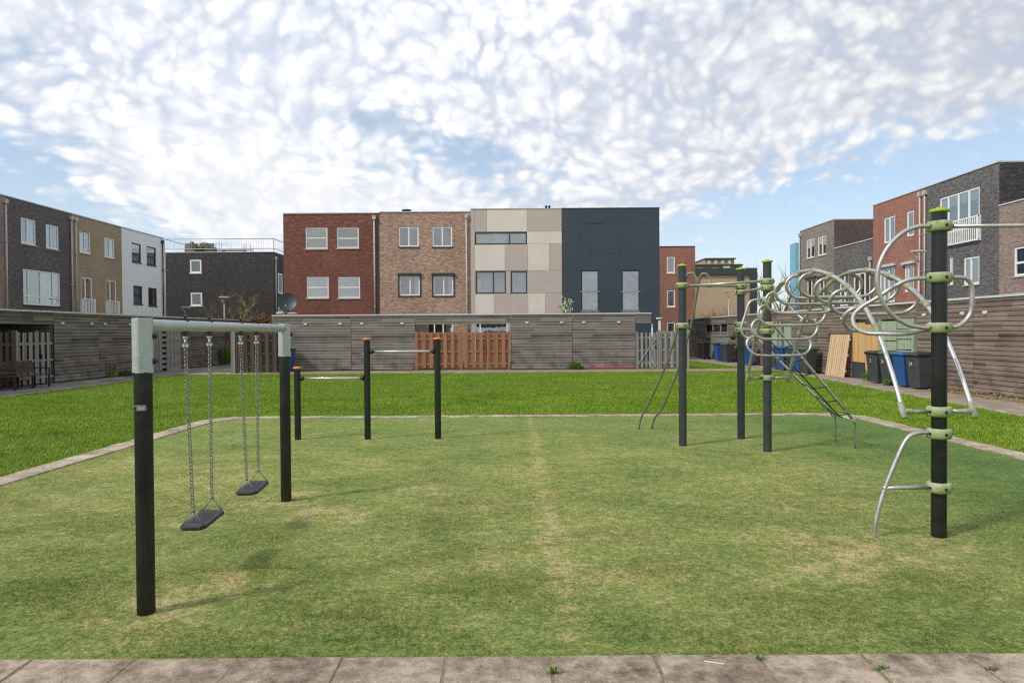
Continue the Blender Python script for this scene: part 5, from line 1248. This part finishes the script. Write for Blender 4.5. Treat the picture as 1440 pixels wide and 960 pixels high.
# ---------------------------------------------------------------- satellite dish
ds = thing('satellite_dish', 'dark teal satellite dish weighted with stones on the garage roof', 'dish', (-10.95, 33.4, GH + .07))
T = Matrix.Rotation(rad(6), 4, 'Z') @ Matrix.Rotation(rad(72), 4, 'X')
m = MB(); prof = [(.46 * i / 8, .10 * (i / 8) ** 2) for i in range(9)]
rings = [[T @ Vector((max(r_, .004) * math.cos(6.28318 * j / 28) * .95, max(r_, .004) * math.sin(6.28318 * j / 28) * 1.05, z - .02)) + Vector((0, 0, .62)) for j in range(28)] for r_, z in prof + [(.47, .105), (.46, .085)] + [(r_, z - .015) for r_, z in prof[::-1]]]
m.ring_surface(rings, 0, True); m.build('reflector', 'teal', ds)
m = MB(); m.tube([(0, .1, 0), (0, .08, .62)], .03, 8); m.tube([(0, .02, .2), (.06, -.5, .42)], .012, 6); m.lathe([(.03, -.04), (.035, 0), (.02, .05)], (.06, -.5, .46), 10); m.tube([(-.28, .1, .02), (.28, .1, .02)], .02, 6); m.tube([(0, -.2, .02), (0, .35, .02)], .02, 6); m.build('mast', 'trim_grey', ds)
def rock(name, label, loc, s, rn):
    m = MB(); rings = []
    for i in range(6):
        a = math.pi * (i + .5) / 6 - math.pi / 2; rings.append([((math.cos(a) * math.cos(6.283 * j / 10) * s[0]) * rn.uniform(.8, 1.15), (math.cos(a) * math.sin(6.283 * j / 10) * s[1]) * rn.uniform(.8, 1.15), s[2] + math.sin(a) * s[2] * rn.uniform(.85, 1.1)) for j in range(10)])
    m.ring_surface(rings, 0, True); return tag(m.build(name, 'rock', None, loc=loc), label, 'stone')
rn = random.Random(2)
rock('ballast_stone', 'pale ballast stone left of the satellite dish foot', (-11.18, 33.05, GH + .075), (.22, .16, .09), rn); rock('ballast_stone', 'pale ballast stone right of the satellite dish foot', (-10.62, 33.1, GH + .075), (.26, .15, .07), rn)

# ---------------------------------------------------------------- street lamps
def lamp(label, x, y, H, arm, L=.55, group='slim street lamps'):
    r = thing('street_lamp', label, 'street lamp', (x, y, 0), 0, group)
    m = MB(); m.tube([(0, 0, 0), (0, 0, 2), (0, 0, H - .45)], [.07, .06, .045], 10); m.build('pole', 'trim_grey', r)
    m = MB(); m.tube([(0, 0, H - .45), (arm * .12, 0, H - .3), (arm * .38, 0, H - .02)], .035, 8); m.build('arm', 'trim_grey', r)
    m = MB(); rings = []
    for t, w_, h_ in ((-L, .06, .03), (-L * .8, .13, .05), (0, .16, .07), (L * .7, .12, .05), (L * .8, .05, .03)):
        X = arm * .10 + t * (1 if arm > 0 else -1); rings.append([(X, -w_, H), (X, w_, H), (X, w_ * .8, H + h_ * 1.6), (X, -w_ * .8, H + h_ * 1.6)])
    m.ring_surface(rings, 0, False); m.build('lamp_head', 'stone', r, bevel=.01)
lamp('short street lamp before the near black brick building, left one', (262 - 720) * 48 / 960, 48, 1.8 + 37 * 48 / 960, -.6, .38); lamp('taller street lamp before the yellow bare tree', (316 - 720) * 50 / 960, 50, 1.8 + 51 * 50 / 960, -.6, .4)
lamp('street lamp standing before the tan gable wall', (1025 - 720) * 52 / 960, 52, 1.8 + 55 * 52 / 960, -.6, .42); lamp('street lamp standing before the orange red house', (1292 - 720) * 31 / 960, 31, 1.8 + 108.5 * 31 / 960, -.5, .40)

# ---------------------------------------------------------------- bare trees and shrubs
def bare(name, label, cat, loc, H, spread, bark, leaf=None, seed=1, n0=5, lean=(0, 0), r0=.05, group=None, leafn=2, levels=3, lsize=.05):
    rn = random.Random(seed); r = thing(name, label, cat, loc, 0, group); m = MB(); lv = MB()
    def grow(p, d, L, rr_, lvl):
        pts = [p]; q = p
        for i in range(4):
            d = (d + Vector((rn.gauss(0, .16), rn.gauss(0, .16), rn.gauss(.05, .08)))).normalized(); q = q + d * (L / 4); pts.append(q)
            if leaf and lvl <= 1:
                for _ in range(leafn):
                    o = q + Vector((rn.gauss(0, .06), rn.gauss(0, .06), rn.gauss(0, .06))); a = Vector((rn.gauss(0, 1), rn.gauss(0, 1), rn.gauss(0, 1))).normalized(); b = a.cross(Vector((rn.random(), 1, rn.random()))).normalized()
                    s_ = lsize * rn.uniform(.6, 1.3); lv.face([o - a * s_, o + b * s_ * .5, o + a * s_, o - b * s_ * .5])
        m.tube(pts, [rr_ * (1 - .16 * i) for i in range(5)], 5 if lvl < levels else 7, caps=False)
        if lvl > 0:
            for i in range(rn.randint(3, 4)):
                at = pts[rn.randint(2, 4)]; nd = (d + Vector((rn.gauss(0, spread), rn.gauss(0, spread), rn.gauss(.1, .25)))).normalized()
                grow(at, nd, L * rn.uniform(.5, .75), rr_ * .5, lvl - 1)
    for i in range(n0):
        a = 6.283 * i / n0 + rn.random(); d = Vector((math.cos(a) * spread * .6 + lean[0], math.sin(a) * spread * .6 + lean[1], 1)).normalized()
        grow(Vector((rn.gauss(0, .05), rn.gauss(0, .05), 0)), d, H * .5 * rn.uniform(.8, 1.1), r0 / math.sqrt(n0) * 1.6, levels)
    m.build('trunk', bark, r)
    if leaf: lv.build('crown', leaf, r)
    return r
bare('willow_tree', 'yellow bare willow leaning right before the near black building', 'tree', ((322 - 720) * 54 / 960, 54, 0), 5.6, .55, 'bark_y', 'leaf_y', 3, 5, (.28, 0), .12, leafn=1, levels=3, lsize=.045)
bare('shrub', 'russet shrub poking over the garage roof left of the dish', 'shrub', (-12.25, 34, 1.2), 1.65, .5, 'bark', 'leaf_r', 5, 5, (0, 0), .05, leafn=3, levels=2, lsize=.08)
bare('shrub', 'young shrub with pale leaves on the centre garage roof', 'shrub', ((797 - 720) * 37 / 960, 37, 2.0), 1.9, .35, 'bark', 'leaf_w', 8, 3, (0, 0), .05, leafn=4, levels=1, lsize=.09)
for i, (px_, y_, H_, lab) in enumerate(((1000, 60, 3.9, 'red stemmed shrub over the garage corner, left of the lamp'), (1016, 60, 4.2, 'red stemmed shrub over the garages behind the street lamp'), (1046, 58, 3.8, 'red stemmed shrub beneath the dark edge of the gable wall'))):
    bare('dogwood', lab, 'shrub', ((px_ - 720) * y_ / 960, y_, 1.0), H_ - 1.0, .45, 'stem_red', None, 20 + i, 16, (0, 0), .09, group='red stemmed shrubs behind the garages', levels=2)
for i, (px_, y_, H_, lab) in enumerate(((1100, 46, 4.4, 'bare hedge shrub behind the arched ladder, left one'), (1125, 44, 4.3, 'bare hedge shrub behind the arched ladder, right one'), (1152, 38, 3.4, 'low bare shrub over the right garages'), (1275, 26, 2.4, 'small russet shrub at the foot of the orange red house'))):
    bare('hedge_shrub', lab, 'shrub', ((px_ - 720) * y_ / 960, y_, .6), H_ - .6, .6, 'bark', 'leaf_r', 40 + i, 9, (0, 0), .08, group='bare shrubs behind the right garages', leafn=2, levels=2, lsize=.05)
bare('bare_tree', 'slim leafless tree left of the light blue block', 'tree', ((1104 - 720) * 88 / 960, 88, 0), 11, .35, 'bark', None, 60, 3, (0, 0), .22, levels=3)
# roof terrace furniture
TX, TY, TZ = -30.4, 60, 8.9
def sofa(label, x, w):
    r = thing('wicker_sofa', label, 'sofa', (x, TY + 1.6, TZ + .04), 0, 'wicker seats on the roof terrace'); m = MB(); m.box(-w / 2, -.4, .12, w / 2, .4, .45); m.build('seat', 'wicker', r, bevel=.03)
    T = Matrix.Translation((0, -.40, .3)) @ Matrix.Rotation(rad(-8), 4, 'X'); m = MB(); m.box(-w / 2 - .05, 0, 0, w / 2 + .05, .12, .72, T=T); m.build('backrest', 'wicker', r, bevel=.03)
    for s_ in (-1, 1): m = MB(); m.box(s_ * w / 2 - .06, -.38, .1, s_ * w / 2 + .06, .42, .66); m.build('armrest', 'wicker', r, bevel=.03)
    for s_ in (-1, 1):
        for yy in (-.3, .3): m = MB(); m.box(s_ * (w / 2 - .1) - .03, yy - .03, 0, s_ * (w / 2 - .1) + .03, yy + .03, .12); m.build('leg', 'trim_white', r)
sofa('grey wicker sofa on the roof terrace, left of the potted plant', TX + 1.7, 1.0); sofa('grey wicker sofa on the roof terrace, right of the potted plant', TX + 3.1, 1.15)
r = thing('terrace_table', 'long low grey table on the roof terrace', 'table', (TX + 5.2, TY + 1.8, TZ + .04)); m = MB(); m.box(-1.1, -.4, .38, 1.1, .4, .44); m.build('table_top', 'trim_grey', r)
for sx_ in (-1, 1):
    for sy_ in (-1, 1): m = MB(); m.box(sx_ * 1.0 - .04, sy_ * .33 - .04, 0, sx_ * 1.0 + .04, sy_ * .33 + .04, .38); m.build('leg', 'trim_grey', r)
for i, (x_, lab) in enumerate(((TX + 4.0, 'tubular chair frame at the left end of the terrace table'), (TX + 6.6, 'tubular chair frame at the right end of the terrace table'))):
    r = thing('terrace_chair', lab, 'chair', (x_, TY + 1.7, TZ + .04), 0, 'chairs on the roof terrace'); m = MB(); m.tube([(-.3, 0, 0), (-.3, 0, 1.0), (.25, 0, .95), (.3, 0, .0)], .03, 6); m.tube([(-.3, .5, 0), (-.3, .5, .6), (.3, .5, .6), (.3, .5, 0)], .03, 6); m.build('frame', 'trim_grey', r); m = MB(); m.box(-.3, 0, .42, .3, .5, .46); m.build('seat', 'trim_grey', r)
r = bare('potted_plant', 'round dry potted plant between the two wicker sofas', 'plant', (TX + 2.45, TY + 1.0, TZ + .04), 1.5, .9, 'bark', 'straw', 77, 10, (0, 0), .06, leafn=3, levels=1, lsize=.10)
m = MB(); m.lathe([(.10, 0), (.20, .02), (.26, .45), (.24, .5)], (0, 0, 0), 16); m.build('pot', 'trim_dark', r)
# ---------------------------------------------------------------- weeds, plank, litter
def weed(label, loc, n, s, mat='leaf_g', seed=1, h=.25, name='weed'):
    rn = random.Random(seed); m = MB()
    for i in range(n):
        a = rn.uniform(0, 6.283); r_ = rn.uniform(.2, 1) * s; z = rn.uniform(.3, 1) * h; b = Vector((rn.gauss(0, s * .3), rn.gauss(0, s * .12), 0)); t = b + Vector((math.cos(a) * r_, math.sin(a) * r_ * .5, z))
        sd_ = Vector((-math.sin(a), math.cos(a), 0)) * s * .09; mm = (b + t) / 2 + Vector((0, 0, z * .25)); m.face([b, mm - sd_, t, mm + sd_])
    return tag(m.build(name, mat, None, loc=loc), label, 'weed')
weed('bright green weed at the foot of the centre garages', (3.0, 32.3, .03), 90, .42, seed=1, h=.35)
weed('green weed beside the yellow gate and grey bin', (12.45, 23.75, .02), 70, .3, seed=2, h=.5)
weed('small weed at the foot of the blue and charcoal bins', (11.95, 21.8, .02), 40, .2, seed=3, h=.22)
weed('yellowish weed climbing the left garage wall', (-16.8, 28.6, .02), 60, .3, 'leaf_y', 4, .7)
weed('low weeds at the left garage foot near the swing post', (-16.75, 29.6, .02), 90, .5, 'leaf_y', 5, .3)
weed('dark leafy weed seen between the swing chains', (-16.6, 39.6, .02), 90, .6, 'leaf_g', 6, 1.2)
weed('small toothed weed growing in a joint of the front slabs', (.205, 3.53, .018), 34, .05, 'leaf_g', 7, .045)
weed('grassy weed between slabs right of the middle', (1.33, 3.66, .018), 24, .035, 'leaf_g', 8, .04)
weed('mossy weed in the slab joint toward the right', (1.92, 3.55, .018), 26, .045, 'leaf_g', 9, .035)
weed('yellow green weed in the rightmost slab joint', (2.5, 3.55, .018), 26, .05, 'leaf_y', 10, .03)
tag(MB().box(0, -.03, 0, 2.1, .02, .075).build('red_plank', 'red_wood', None, loc=((830 - 720) * .03396, YG - .06, .03), bevel=.005), 'red painted plank lying at the foot of the centre garages', 'plank')
tag(MB().box(0, 0, 0, 1.5, .05, .03).box(.9, -.05, .031, 2.2, 0, .06).build('loose_batten', 'stone', None, loc=(-15.9, 25.3, .02), rotz=rad(84), bevel=.004), 'pale batten lying on the left path by the garage', 'plank')
tag(MB().box(0, 0, 0, .10, .006, .004).build('paper_stick', 'white_mark', None, loc=(1.02, 3.64, .028), rotz=rad(-20)), 'thin white stick lying on the front slabs', 'litter')
tag(MB().box(0, 0, 0, .06, .08, .01).build('litter_scrap', 'drape_blue', None, loc=(-8.6, 23.5, .05), rotz=.4), 'pale blue scrap of litter on the lawn', 'litter')
# dead leaves along the right garages
rng = random.Random(12); m = MB()
for i in range(5000):
    y_ = rng.uniform(15.5, 21.0); x_ = 12.78 - abs(rng.gauss(0, .22)); z_ = .025 + rng.random() * .10 * max(0, 1 - (12.78 - x_) / .35); s_ = rng.uniform(.02, .05); a = Vector((rng.gauss(0, 1), rng.gauss(0, 1), rng.gauss(0, .4))).normalized() * s_; b = a.cross(Vector((0, 0, 1))).normalized() * s_ * .6
    o = Vector((x_, y_, z_)); m.face([o - a, o + b, o + a, o - b])
m.prism([(12.4, 15.4), (12.77, 15.4), (12.77, 21.2), (12.55, 21.2)], .0, .05); tag(m.build('leaf_litter', 'straw'), 'straw coloured leaf litter along the right garage wall', 'leaf litter', kind='stuff')
# small security camera and light on the corner post
r = thing('security_camera', 'white security camera on the corner of the slate panelled house', 'camera', ((927 - 720) * YC / 960, YC - .06, 2.45)); m = MB(); m.tube([(0, 0, 0), (.05, -.3, .1)], .02, 6); m.build('bracket', 'trim_white', r); m = MB(); m.tube([(-.25, -.3, .12), (.12, -.3, .12)], .06, 8); m.build('housing', 'trim_white', r)
